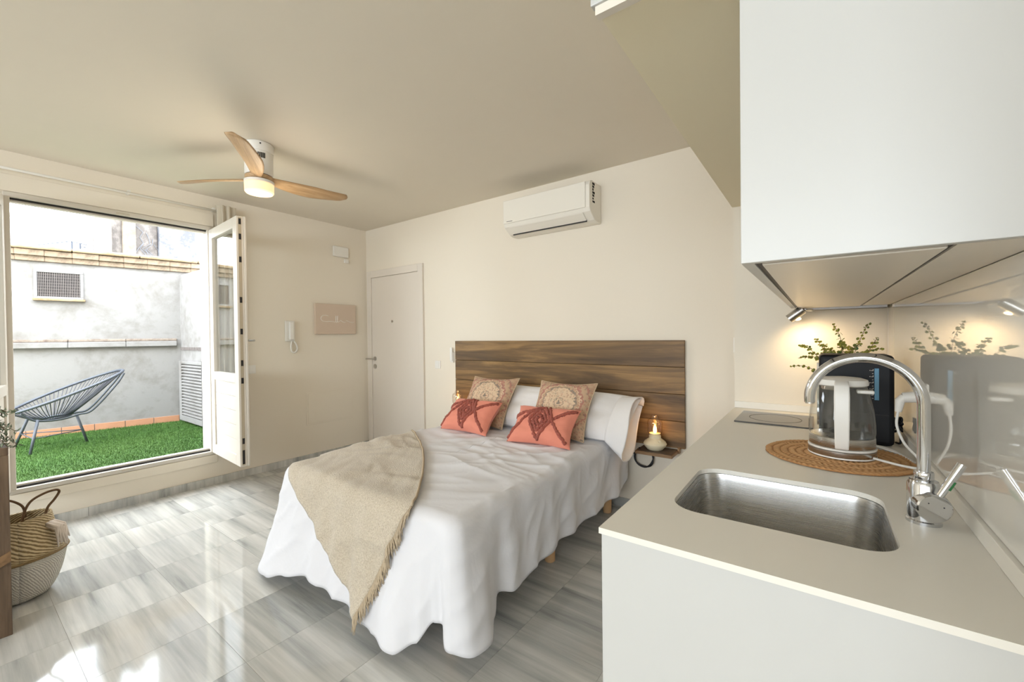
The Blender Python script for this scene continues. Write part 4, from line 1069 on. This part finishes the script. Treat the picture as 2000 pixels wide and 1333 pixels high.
for k, tip in enumerate(stems):
    st = Vector((0.08 + 0.02 * math.sin(k), 2.25 + 0.02 * math.cos(k), ZC + 0.10)); tp = Vector(tip)
    bend = Vector((0.02 * math.sin(k * 2.3), 0.02 * math.cos(k * 1.9), 0.045 + 0.02 * math.sin(k)))
    pth = bez([st, st.lerp(tp, 0.35) + bend, st.lerp(tp, 0.7) + bend * 0.9, tp], 7); ms.tube(pth, 0.0011, 5)
    m_ = len(pth)
    for i in range(m_ // 3, m_):
        for sgn in (0, 1):
            if random.random() < 0.12: continue
            a = i * 1.57 + sgn * PI + k; R0 = (0.0088 - 0.0045 * i / m_) * (0.8 + 0.5 * random.random())
            c = pth[i] + Vector((math.cos(a), math.sin(a) * 0.6, 0.35 * math.sin(a * 2))) * R0 * 1.35
            nrm = Vector((random.uniform(-.7, .7), -0.7 + random.uniform(-.7, .7), random.uniform(-.2, 1.0))).normalized(); t1 = nrm.orthogonal().normalized(); t2 = nrm.cross(t1)
            ml.add([c + (t1 * math.cos(q * PI / 4) + t2 * math.sin(q * PI / 4) * 0.85) * R0 + nrm * 0.0010 * (q % 2) for q in range(8)], [tuple(range(8))])
ms.build('stem', 'stem', pl, smooth=True)
lf_ = ml.build('leaves', 'leaf', pl, solid=0.0005); lf_['kind'] = 'stuff'

# glass splashback, plug, cord
sb_ = MB().box(RX - 0.006, RX - 0.0005, 0.45, KY - 0.013, ZC + 0.035, 1.4175).build('splashback', 'splash', bevel=0.0008)
tag(sb_, 'pale glossy glass splashback on the wall beside the sink', 'splashback')
MB().box(RX - 0.0065 - 0.001, RX - 0.0005, KY - 0.012, KY - 0.008, ZC + 0.035, 1.4175).build('glass_edge', 'letter', None)
bpy.data.objects['glass_edge'].parent = sb_; bpy.data.objects['glass_edge'].location -= sb_.location
so = empty('wall_plate', (RX - 0.006, 1.70, 1.05), label='white double socket plate on the glass splashback', cat='socket')
MB().box(RX - 0.014, RX - 0.006, 1.655, 1.735, 1.07, 1.15).build('plate', 'plastic', so, bevel=0.003)
m = MB(); m.cyl((RX - 0.0145, 1.69, 1.11), (RX - 0.05, 1.69, 1.105), 0.017, 20, 0.015); m.tube([(RX - 0.045, 1.69, 1.106), (RX - 0.056, 1.69, 1.095), (RX - 0.060, 1.69, 1.062)], [0.013, 0.012, 0.008], 14)
plug_mb = m
pts = [(RX - 0.060, 1.69, 1.062), (RX - 0.063, 1.69, 1.02), (RX - 0.050, 1.66, 0.975), (RX - 0.027, 1.62, 0.945), (0.222, 1.66, 0.922), (0.20, 1.76, 0.9205), (0.15, 1.845, 0.9205), (0.19, 1.80, 0.9205), (0.222, 1.68, 0.9205), (0.225, 1.58, 0.927), (0.19, 1.56, 0.931), (0.15, 1.585, 0.932), (0.128, 1.608, 0.932)]
kc = MB().tube(bez(pts, 8), 0.0035, 8).build('power_cord', 'cord_w', ke, smooth=True); kc['label'] = 'white cord plugged into the splashback socket'
plug_mb.build('plug', 'plastic', kc, smooth='auto', angle=50)

# wall cabinet with built-in hood, spot
UX, UZ = -0.106, 1.418
uc = empty('wall_cabinet', ((UX + RX) / 2, 1.6, UZ), label='tall white wall cabinet with built-in extractor hood above the sink', cat='cabinet')
CYB = 2.40
MB().box(UX + 0.019, RX - 0.0005, BYF + 0.018, CYB, UZ + 0.012, BZ - 0.0005).build('carcass', 'hood', uc)
for k in range(3):
    y0 = BYF + 0.0185 + k * (CYB - BYF - 0.0185) / 3
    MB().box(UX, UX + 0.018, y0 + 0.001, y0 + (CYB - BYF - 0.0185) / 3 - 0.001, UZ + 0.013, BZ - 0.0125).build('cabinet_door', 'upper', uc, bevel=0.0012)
MB().box(UX, RX - 0.0005, BYF, BYF + 0.0175, UZ, BZ - 0.0125).build('end_panel', 'upper', uc, bevel=0.0012)
MB().box(UX, UX + 0.018, BYF + 0.018, CYB, UZ, UZ + 0.0115).build('door_edge', 'upper', uc)
# recessed hood pan and steel lips
MB().box(-0.078, 0.145, BYF + 0.03, CYB - 0.02, UZ - 0.002, UZ + 0.0115).build('hood_panel', 'hood', uc, bevel=0.002)
MB().box(-0.0875, -0.079, BYF + 0.03, CYB - 0.02, UZ + 0.003, UZ + 0.0115).build('steel_lip', 'dark', uc)
MB().box(0.146, 0.152, BYF + 0.019, CYB - 0.02, UZ + 0.003, UZ + 0.0115).build('steel_lip', 'dark', uc)
MB().box(0.152, RX - 0.007, BYF + 0.019, CYB - 0.02, UZ, UZ + 0.0115).build('bottom_board', 'hood', uc)
MB().box(-0.066, RX - 0.012, CYB, KY - 0.003, UZ - 0.012, UZ + 0.010).build('steel_bar', 'bar', uc, bevel=0.002)
sp = empty('spot_light', (-0.07, 2.42, 1.38), label='small tilted steel spotlight under the far end of the wall cabinet', cat='spotlight')
s0 = Vector((-0.060, 2.33, 1.408)); sdv = Vector((-0.78, -0.02, -0.62)).normalized()
MB().cyl(s0, s0 + sdv * 0.068, 0.0205, 24).build('head', 'steelknob', sp, smooth='auto')
MB().tube([s0 + Vector((0.035, 0.01, -0.004)), s0 + Vector((0.012, 0, 0.0)), s0], 0.006, 10).build('arm', 'chrome', sp, smooth=True)
sdir = Vector((0.30, 0.45, -1)).normalized()
lens_c = s0 + sdv * 0.035 + Vector((0.010, 0.008, -0.020))
MB().cyl(lens_c, lens_c + sdir * 0.004, 0.011, 20).build('lens', 'spotface', sp, smooth='auto')
l = bpy.data.lights.new('spot_glow', 'SPOT'); l.energy = 2.6; l.color = (1.0, 0.74, 0.42); l.spot_size = math.radians(150); l.spot_blend = 1.0; l.shadow_soft_size = 0.03
o = bpy.data.objects.new('spot_glow', l); COL.objects.link(o); o.location = lens_c + sdir * 0.008; o.rotation_euler = sdir.to_track_quat('-Z', 'Y').to_euler()

# ------------------------------------------------------------------ left foreground: console, plant, basket
cs = empty('console_cabinet', (-2.98, -0.4, 0), label='weathered brown wood console cut by the left picture edge', cat='console')
MB().box(-3.05, -2.905, -0.95, 0.165, 0.0, 0.80).build('body', 'console', cs, bevel=0.003)
MB().box(-3.06, -2.893, -0.96, 0.177, 0.80, 0.835).build('top', 'console', cs, bevel=0.003)
MB().box(-2.905, -2.893, 0.09, 0.177, 0.0, 0.80).build('front_stile', 'console', cs, bevel=0.002)
MB().box(-2.905, -2.893, -0.95, 0.089, 0.0, 0.06).build('front_rail', 'console', cs, bevel=0.002)
m = MB(); m.hexa([(-2.8925, 0.1765, 0.33), (-2.8925, -0.5, 0.0), (-2.884, -0.5, 0.0), (-2.884, 0.1765, 0.33), (-2.8925, 0.1765, 0.375), (-2.8925, -0.5, 0.045), (-2.884, -0.5, 0.045), (-2.884, 0.1765, 0.375)])
m.build('brace', 'shelfwood', cs)
sp_ = empty('trailing_plant', (-2.97, 0.06, 0.835), label='grey green wispy plant on the console at the left edge', cat='plant')
MB().lathe([(0.045, 0.8355), (0.06, 0.84), (0.068, 0.93), (0.06, 0.93)], (-2.97, 0.04, 0), 24).build('pot', 'cream', sp_, smooth='auto')
ms = MB(); ml = MB()
for k in range(46):
    a = k * 2.4; sp1 = 0.35 + 0.65 * random.random()
    tip = Vector((-2.965 + 0.09 * math.cos(a) * sp1, 0.125 + 0.085 * math.sin(a) * sp1, 0.905 + 0.085 * math.sin(k * 1.7)))
    p = bez([(-2.97, 0.04, 0.925), Vector((-2.97, 0.07, 0.97)).lerp(tip, 0.4) + Vector((0, 0, 0.02)), tip], 7); ms.tube(p, 0.0013, 4)
    for i, q in enumerate(p[3:]):
        for sgn in (-1, 1):
            d_ = Vector((random.uniform(-.5, .5), random.uniform(-.5, .5), random.uniform(-.5, .7))).normalized() * 0.024
            wv = d_.orthogonal().normalized() * 0.0035
            ml.add([q, q + d_ * 0.5 + wv, q + d_, q + d_ * 0.5 - wv], [(0, 1, 2, 3)])
ms.build('stem', 'stem', sp_, smooth=True); x_ = ml.build('leaves', 'leaf2', sp_, solid=0.0006); x_['kind'] = 'stuff'

bk = empty('belly_basket', (-3.30, 0.215, 0), label='seagrass belly basket with white painted bottom and rope handles', cat='basket')
def basket(prof, name, mat, n=64):
    m = MB(); rows = []
    for r, z in prof: rows.append([(-3.30 + (r + 0.003 * math.sin(9 * 2 * PI * j / n)) * math.cos(2 * PI * j / n), 0.215 + r * math.sin(2 * PI * j / n), z + 0.012 * math.sin(2 * PI * j / n + 1.0) * (z / 0.4)) for j in range(n + 1)])
    m.grid(rows); m.uv = [(j / n, i / (len(prof) - 1)) for i in range(len(prof)) for j in range(n + 1)]
    return m.build(name, mat, bk, smooth=True, solid=0.007)
sm = lambda pr, k: [tuple(v)[:2] for v in bez([(a, b, 0) for a, b in pr], k)]
basket(sm([(0.005, 0.006), (0.10, 0.004), (0.135, 0.03), (0.163, 0.10), (0.180, 0.18), (0.185, 0.215)], 4), 'lower_body', 'basket_wht')
basket(sm([(0.184, 0.215), (0.174, 0.235), (0.152, 0.30), (0.138, 0.36), (0.130, 0.402)], 4), 'upper_body', 'basket_nat')
m = MB(); m.tube([(-3.30 + 0.187 * math.cos(2 * PI * j / 48), 0.215 + 0.187 * math.sin(2 * PI * j / 48), 0.216 + 0.006 * math.sin(2 * PI * j / 48 + 1)) for j in range(48)], 0.006, 6, closed=True); m.build('fold_edge', 'basket_nat', bk, smooth=True)
MB().tube(bez([(-3.21, 0.235, 0.37), (-3.21, 0.238, 0.43), (-3.215, 0.262, 0.49), (-3.225, 0.309, 0.517), (-3.235, 0.352, 0.522), (-3.24, 0.366, 0.508), (-3.235, 0.348, 0.474), (-3.23, 0.322, 0.437), (-3.228, 0.310, 0.37)], 8), 0.0055, 8).build('rope_handle', 'handle_rope', bk, smooth=True)
MB().tube(bez([(-3.39, 0.12, 0.37), (-3.395, 0.12, 0.43), (-3.40, 0.15, 0.47), (-3.41, 0.20, 0.475), (-3.41, 0.25, 0.43), (-3.40, 0.26, 0.37)], 8), 0.0055, 8).build('rope_handle', 'handle_rope', bk, smooth=True)
m = MB()
for k in range(26):
    a = random.uniform(0.7, 1.15); s_ = Vector((-3.30 + 0.143 * math.cos(a), 0.215 + 0.143 * math.sin(a), 0.35 + 0.02 * random.random()))
    m.tube([s_, s_ + Vector((0.02, 0.03, -0.02)) * (1 + random.random() * .4), s_ + Vector((0.03 + random.uniform(-.01, .01), 0.045 + random.uniform(-.012, .012), -0.085 - 0.03 * random.random()))], [0.006, 0.008, 0.003], 6)
m.build('tassel', 'tassel', bk, smooth=True)

# ------------------------------------------------------------------ terrace outside
TZ = 0.20
GA = Vector((-7.285, 0.577, 0)); GT = Vector((0.18618, 0.98252, 0)); GN = Vector((0.98252, -0.18618, 0))   # wall line, its direction, normal toward the room
def W(t, z, off=0.0): p = GA + GT * t + GN * off; return (p.x, p.y, z)
def wbox(t0, t1, z0, z1, o0, o1): return [W(t0, z0, o0), W(t1, z0, o0), W(t1, z0, o1), W(t0, z0, o1), W(t0, z1, o0), W(t1, z1, o0), W(t1, z1, o1), W(t0, z1, o1)]
def wb(*a): m = MB(); m.hexa(wbox(*a)); return m
T0, T1 = -3.2, 2.2
tag(MB().box(-9, LX - WT, -3.5, 3.4, -0.3, TZ - 0.01).build('terrace_slab', 'terra'), kind='structure', label='terrace floor under the artificial grass')
tw = tag(wb(T0, T1, -0.3, 2.225, -0.30, 0.0).build('wall_terrace', 'plaster'), kind='structure', label='whitewashed terrace wall opposite the door')
# ledge
for k in range(9):
    a = T0 + k * (1.36 - T0) / 9; b = T0 + (k + 1) * (1.36 - T0) / 9
    wb(a + .001, b - .001, 1.222, 1.29, 0.0, 0.055).build('ledge_stone', 'plaster', tw, bevel=0.008)
    wb(a + .001, b - .001, 1.291, 1.325, 0.0, 0.03).build('ledge_cap', 'ledge', tw, bevel=0.008)
# coping stones and cap
for k in range(24):
    a = T0 + k * (T1 - T0) / 24; b = T0 + (k + 1) * (T1 - T0) / 24; j = random.uniform(-0.006, 0.006)
    wb(a + .0006, b - .0006, 2.226, 2.285 + j * .3, -0.30, 0.035 + j).build('coping_stone', 'coping', tw, origin=W(a, 2.226, 0), bevel=0.003)
    wb(a + .0006, b - .0006, 2.286, 2.35 + j * .3, -0.30, 0.065 + j).build('coping_stone', 'coping', tw, origin=W(a, 2.286, 0), bevel=0.004)
for k in range(9):
    a = T0 + k * (T1 - T0) / 9; b = T0 + (k + 1) * (T1 - T0) / 9
    wb(a + .001, b - .001, 2.355, 2.40, -0.34, 0.10).build('coping_cap', 'copetop', tw, bevel=0.015)
# skirting tiles
a = 0.0
jt = [-3.05 + .277 * i for i in range(11)] + [0.0 + .277 * i for i in range(0, 5)] + [1.375]
jt = sorted(set(round(x, 3) for x in jt))
jt = [x for i, x in enumerate(jt) if i == 0 or x - jt[i - 1] > 0.05]
for a, b in zip(jt[:-1], jt[1:]):
    wb(a + .003, b - .003, TZ - 0.01, TZ + 0.082, 0.0, 0.012).build('skirting_tile', 'terra', tw, origin=W(a, TZ, 0), bevel=0.002)
# vent window with bars
vg = empty('vent_grille', W(0.285, 1.78), label='small barred vent window in the terrace wall', cat='vent')
for bxs, nm in (((0.085, 0.485, 2.105, 2.135), 'frame'), ((0.085, 0.485, 1.80, 1.825), 'frame'), ((0.085, 0.112, 1.826, 2.104), 'frame'), ((0.458, 0.485, 1.826, 2.104), 'frame')):
    wb(*bxs, 0.0, 0.022).build(nm, 'plaster', vg, bevel=0.003)
wb(0.112, 0.458, 1.825, 2.105, 0.001, 0.004).build('dark_backing', 'void', vg)
m = MB()
for k in range(24): t = 0.118 + k * 0.0143; m.hexa(wbox(t, t + 0.0055, 1.826, 2.104, 0.010, 0.015))
for k in range(8): z = 1.842 + k * 0.034; m.hexa(wbox(0.113, 0.457, z, z + 0.005, 0.005, 0.009))
g_ = m.build('bars', 'grid', vg); g_['kind'] = 'stuff'
wb(0.075, 0.50, 1.775, 1.80, 0.0, 0.05).build('sill', 'copetop', vg, bevel=0.004)
# return wall with louvered cupboard door
SYW = 1.955
rw = tag(MB().box(-7.25, LX - WT, SYW, SYW + 0.25, -0.3, 2.18).build('wall_terrace_side', 'plaster'), kind='structure', label='side wall of the terrace with the louvered cupboard')
for k in range(16):   # pierced block strip
    x = -7.0 + k * 0.06
    MB().box(x, x + 0.045, SYW - 0.012, SYW, 1.165, 1.205).build('pierced_block', 'grid', rw)
lv_ = empty('louvered_door', (-6.5, SYW, TZ), label='white louvered cupboard door in the terrace corner', cat='door')
L0, L1 = -6.96, -6.08
for b_, nm in (((L0, L0 + 0.09, TZ + 0.03, 1.02), 'stile'), ((L1 - 0.07, L1, TZ + 0.03, 1.02), 'stile'), ((L0 + 0.09, L1 - 0.07, 0.985, 1.02), 'rail'), ((L0 + 0.09, L1 - 0.07, TZ + 0.03, TZ + 0.10), 'rail')):
    MB().box(b_[0], b_[1], SYW - 0.045, SYW - 0.005, b_[2], b_[3]).build(nm, 'plaster', lv_, bevel=0.003)
for k in range(17):
    z = 0.312 + k * 0.0398
    m = MB(); m.hexa([(L0 + 0.091, SYW - 0.045, z), (L1 - 0.071, SYW - 0.045, z), (L1 - 0.071, SYW - 0.012, z + 0.022), (L0 + 0.091, SYW - 0.012, z + 0.022), (L0 + 0.091, SYW - 0.045, z + 0.010), (L1 - 0.071, SYW - 0.045, z + 0.010), (L1 - 0.071, SYW - 0.012, z + 0.032), (L0 + 0.091, SYW - 0.012, z + 0.032)])
    m.build('slat', 'plaster', lv_)
MB().box(L0 + 0.02, L1, SYW - 0.011, SYW - 0.006, 0.30, 0.99).build('backing', 'grid', lv_)
MB().box(L1 - 0.012, L1 + 0.002, SYW - 0.06, SYW - 0.046, TZ + 0.04, 1.04).build('door_gap', 'dark', lv_)

# artificial grass
GX0, GX1, GY0, GY1 = -7.9, LX - WT, -2.2, SYW
Nb = 150000
gx = rng.uniform(GX0, GX1, Nb); gy = rng.uniform(GY0, GY1, Nb)
wx = -7.285 + (gy - 0.577) * 0.18949
keep = gx > wx + 0.02; gx = gx[keep]; gy = gy[keep]; n_ = len(gx)
ang = rng.uniform(0, 2 * PI, n_); hh = rng.uniform(0.012, 0.026, n_); lean = rng.normal(0, 0.008, (n_, 2)); bw_ = 0.0022
V = np.zeros((n_, 3, 3))
V[:, 0] = np.c_[gx - bw_ * np.cos(ang), gy - bw_ * np.sin(ang), np.full(n_, TZ)]
V[:, 1] = np.c_[gx + bw_ * np.cos(ang), gy + bw_ * np.sin(ang), np.full(n_, TZ)]
V[:, 2] = np.c_[gx + lean[:, 0], gy + lean[:, 1], TZ + hh]
me = bpy.data.meshes.new('grass'); nb = n_ * 3
me.vertices.add(nb + 4); me.loops.add(nb + 4); me.polygons.add(n_ + 1)
ext = np.array([[-7.27 + (GY0 - 0.577) * 0.18949, GY0, TZ + 0.002], [GX1, GY0, TZ + 0.002], [GX1, GY1, TZ + 0.002], [-7.27 + (GY1 - 0.577) * 0.18949, GY1, TZ + 0.002]])
me.vertices.foreach_set('co', np.concatenate([V.reshape(-1, 3), ext]).ravel())
me.loops.foreach_set('vertex_index', np.arange(nb + 4)); me.polygons.foreach_set('loop_start', np.concatenate([np.arange(0, nb, 3), [nb]])); me.polygons.foreach_set('loop_total', np.concatenate([np.full(n_, 3), [4]]))
me.update(calc_edges=True); me.validate(); me.materials.append(M['grass'])
go = bpy.data.objects.new('grass', me); COL.objects.link(go); tag(go, 'short green artificial grass carpet on the terrace', 'grass', kind='stuff')

# acapulco chair
ch = empty('string_lounge_chair', (-6.42, 0.72, TZ), label='dark grey string lounge chair standing on the artificial grass', cat='chair')
RCc = Vector((-6.42, 0.80, 0.775)); ua = Vector((0, 0.915, 0.40)).normalized(); ub = Vector((1, 0, 0))
def rim(a):
    q = 0.46 * (1 + 0.04 * math.cos(a)); return RCc + ua * q * math.cos(a) + ub * (0.36 * (1 + 0.06 * math.cos(a))) * math.sin(a)
MB().tube([rim(2 * PI * k / 72) for k in range(72)], 0.014, 8, closed=True).build('rim', 'charcoal', ch, smooth=True)
rc2 = Vector((-6.42, 0.72, 0.515)); un = Vector((0, 0.97, 0.10)).normalized()
def bot(a): return rc2 + un * 0.105 * math.cos(a) + ub * 0.10 * math.sin(a)
MB().tube([bot(2 * PI * k / 36) for k in range(36)], 0.011, 8, closed=True).build('bottom_ring', 'charcoal', ch, smooth=True)
m = MB()
for k in range(72):
    a = 2 * PI * (k + 0.5) / 72; p, q = rim(a), bot(a); md = p.lerp(q, 0.5) + Vector((0, 0, -0.018)); m.tube([p, p.lerp(q, .25) + Vector((0, 0, -.012)), md, p.lerp(q, .75) + Vector((0, 0, -.012)), q], 0.0032, 5)
cc = m.build('cords', 'cordplast', ch, smooth=True); cc['kind'] = 'stuff'
# support frame
for s_ in (-1, 1):
    MB().tube(bez([rim(s_ * 0.16) + Vector((0, 0.01, -0.03)), RCc + ua * 0.40 + ub * s_ * 0.08 + Vector((0, 0, -0.13)), Vector((-6.42 + s_ * 0.08, 0.98, 0.56)), Vector((-6.42 + s_ * 0.09, 0.87, 0.525)), Vector((-6.42 + s_ * 0.11, 0.72, 0.495)), Vector((-6.42 + s_ * 0.16, 0.55, 0.52)), rim(PI - s_ * 0.6) + Vector((0, 0, -0.02))], 8), 0.010, 8).build('support_tube', 'charcoal', ch, smooth=True)
legs = [((-6.40, 0.86, 0.525), (-6.43, 0.945, TZ + 0.002)), ((-6.26, 0.575, 0.525), (-6.17, 0.51, TZ + 0.002)), ((-6.62, 0.545, 0.525), (-6.72, 0.45, TZ + 0.002))]
for a_, b_ in legs: MB().tube([a_, b_], [0.0125, 0.0115], 10).build('leg', 'charcoal', ch, smooth=True)
for i in range(3):
    p = Vector(legs[i][0]).lerp(Vector(legs[i][1]), 0.55); q = Vector(legs[(i + 1) % 3][0]).lerp(Vector(legs[(i + 1) % 3][1]), 0.55)
    MB().tube([p, q], 0.005, 6).build('brace_rod', 'charcoal', ch, smooth=True)

# buildings behind the wall
rb = empty('ruined_building', (-11.3, 3.2, 0), label='tall ruined plaster building beyond the terrace wall', cat='building')
MB().box(-11.6, -11.0, 1.755, 2.70, -1, 5.2).build('plaster_wall', 'ruin', rb)
MB().box(-11.0, -10.9, 1.755, 2.0, -1, 5.4).build('pier', 'ruin2', rb, bevel=0.03)
MB().box(-11.0, -10.93, 2.15, 2.36, -1, 5.3).build('pier', 'ruin2', rb, bevel=0.03)
MB().box(-11.6, -10.9, 2.71, 6.5, -1, 6.3).build('rendered_wall', 'ruin3', rb)
m = MB()
for k in range(9): # thin tubes standing in for a dark tangled stain on the plaster
    y = 2.40 + 0.034 * k; p = [(-10.985, y + 0.16 * noise.noise(Vector((k * 1.7, i * .9, 0))), 2.6 + i * 0.11) for i in range(4 + (k * 3) % 7)]
    m.tube(p, 0.0045, 4)
m.build('stain_line', 'charcoal', rb)
rl = empty('roof_railing', (-12.5, 1.7, 3.0), label='dark metal rooftop railing left of the ruined building', cat='railing')
MB().tube([(-12.5, 1.2, 3.22), (-12.5, 1.65, 3.37), (-12.5, 1.95, 3.33)], 0.012, 6).build('handrail', 'charcoal', rl)
for yy in (1.66, 1.78, 1.9): MB().box(-12.51, -12.49, yy, yy + 0.03, 2.2, 3.36).build('post', 'charcoal', rl)
MB().box(-12.505, -12.495, 1.80, 1.93, 3.27, 3.29).build('crossbar', 'charcoal', rl); MB().box(-13.2, -12.55, 0.8, 2.2, 0, 3.0).build('parapet', 'ruin2', rl)
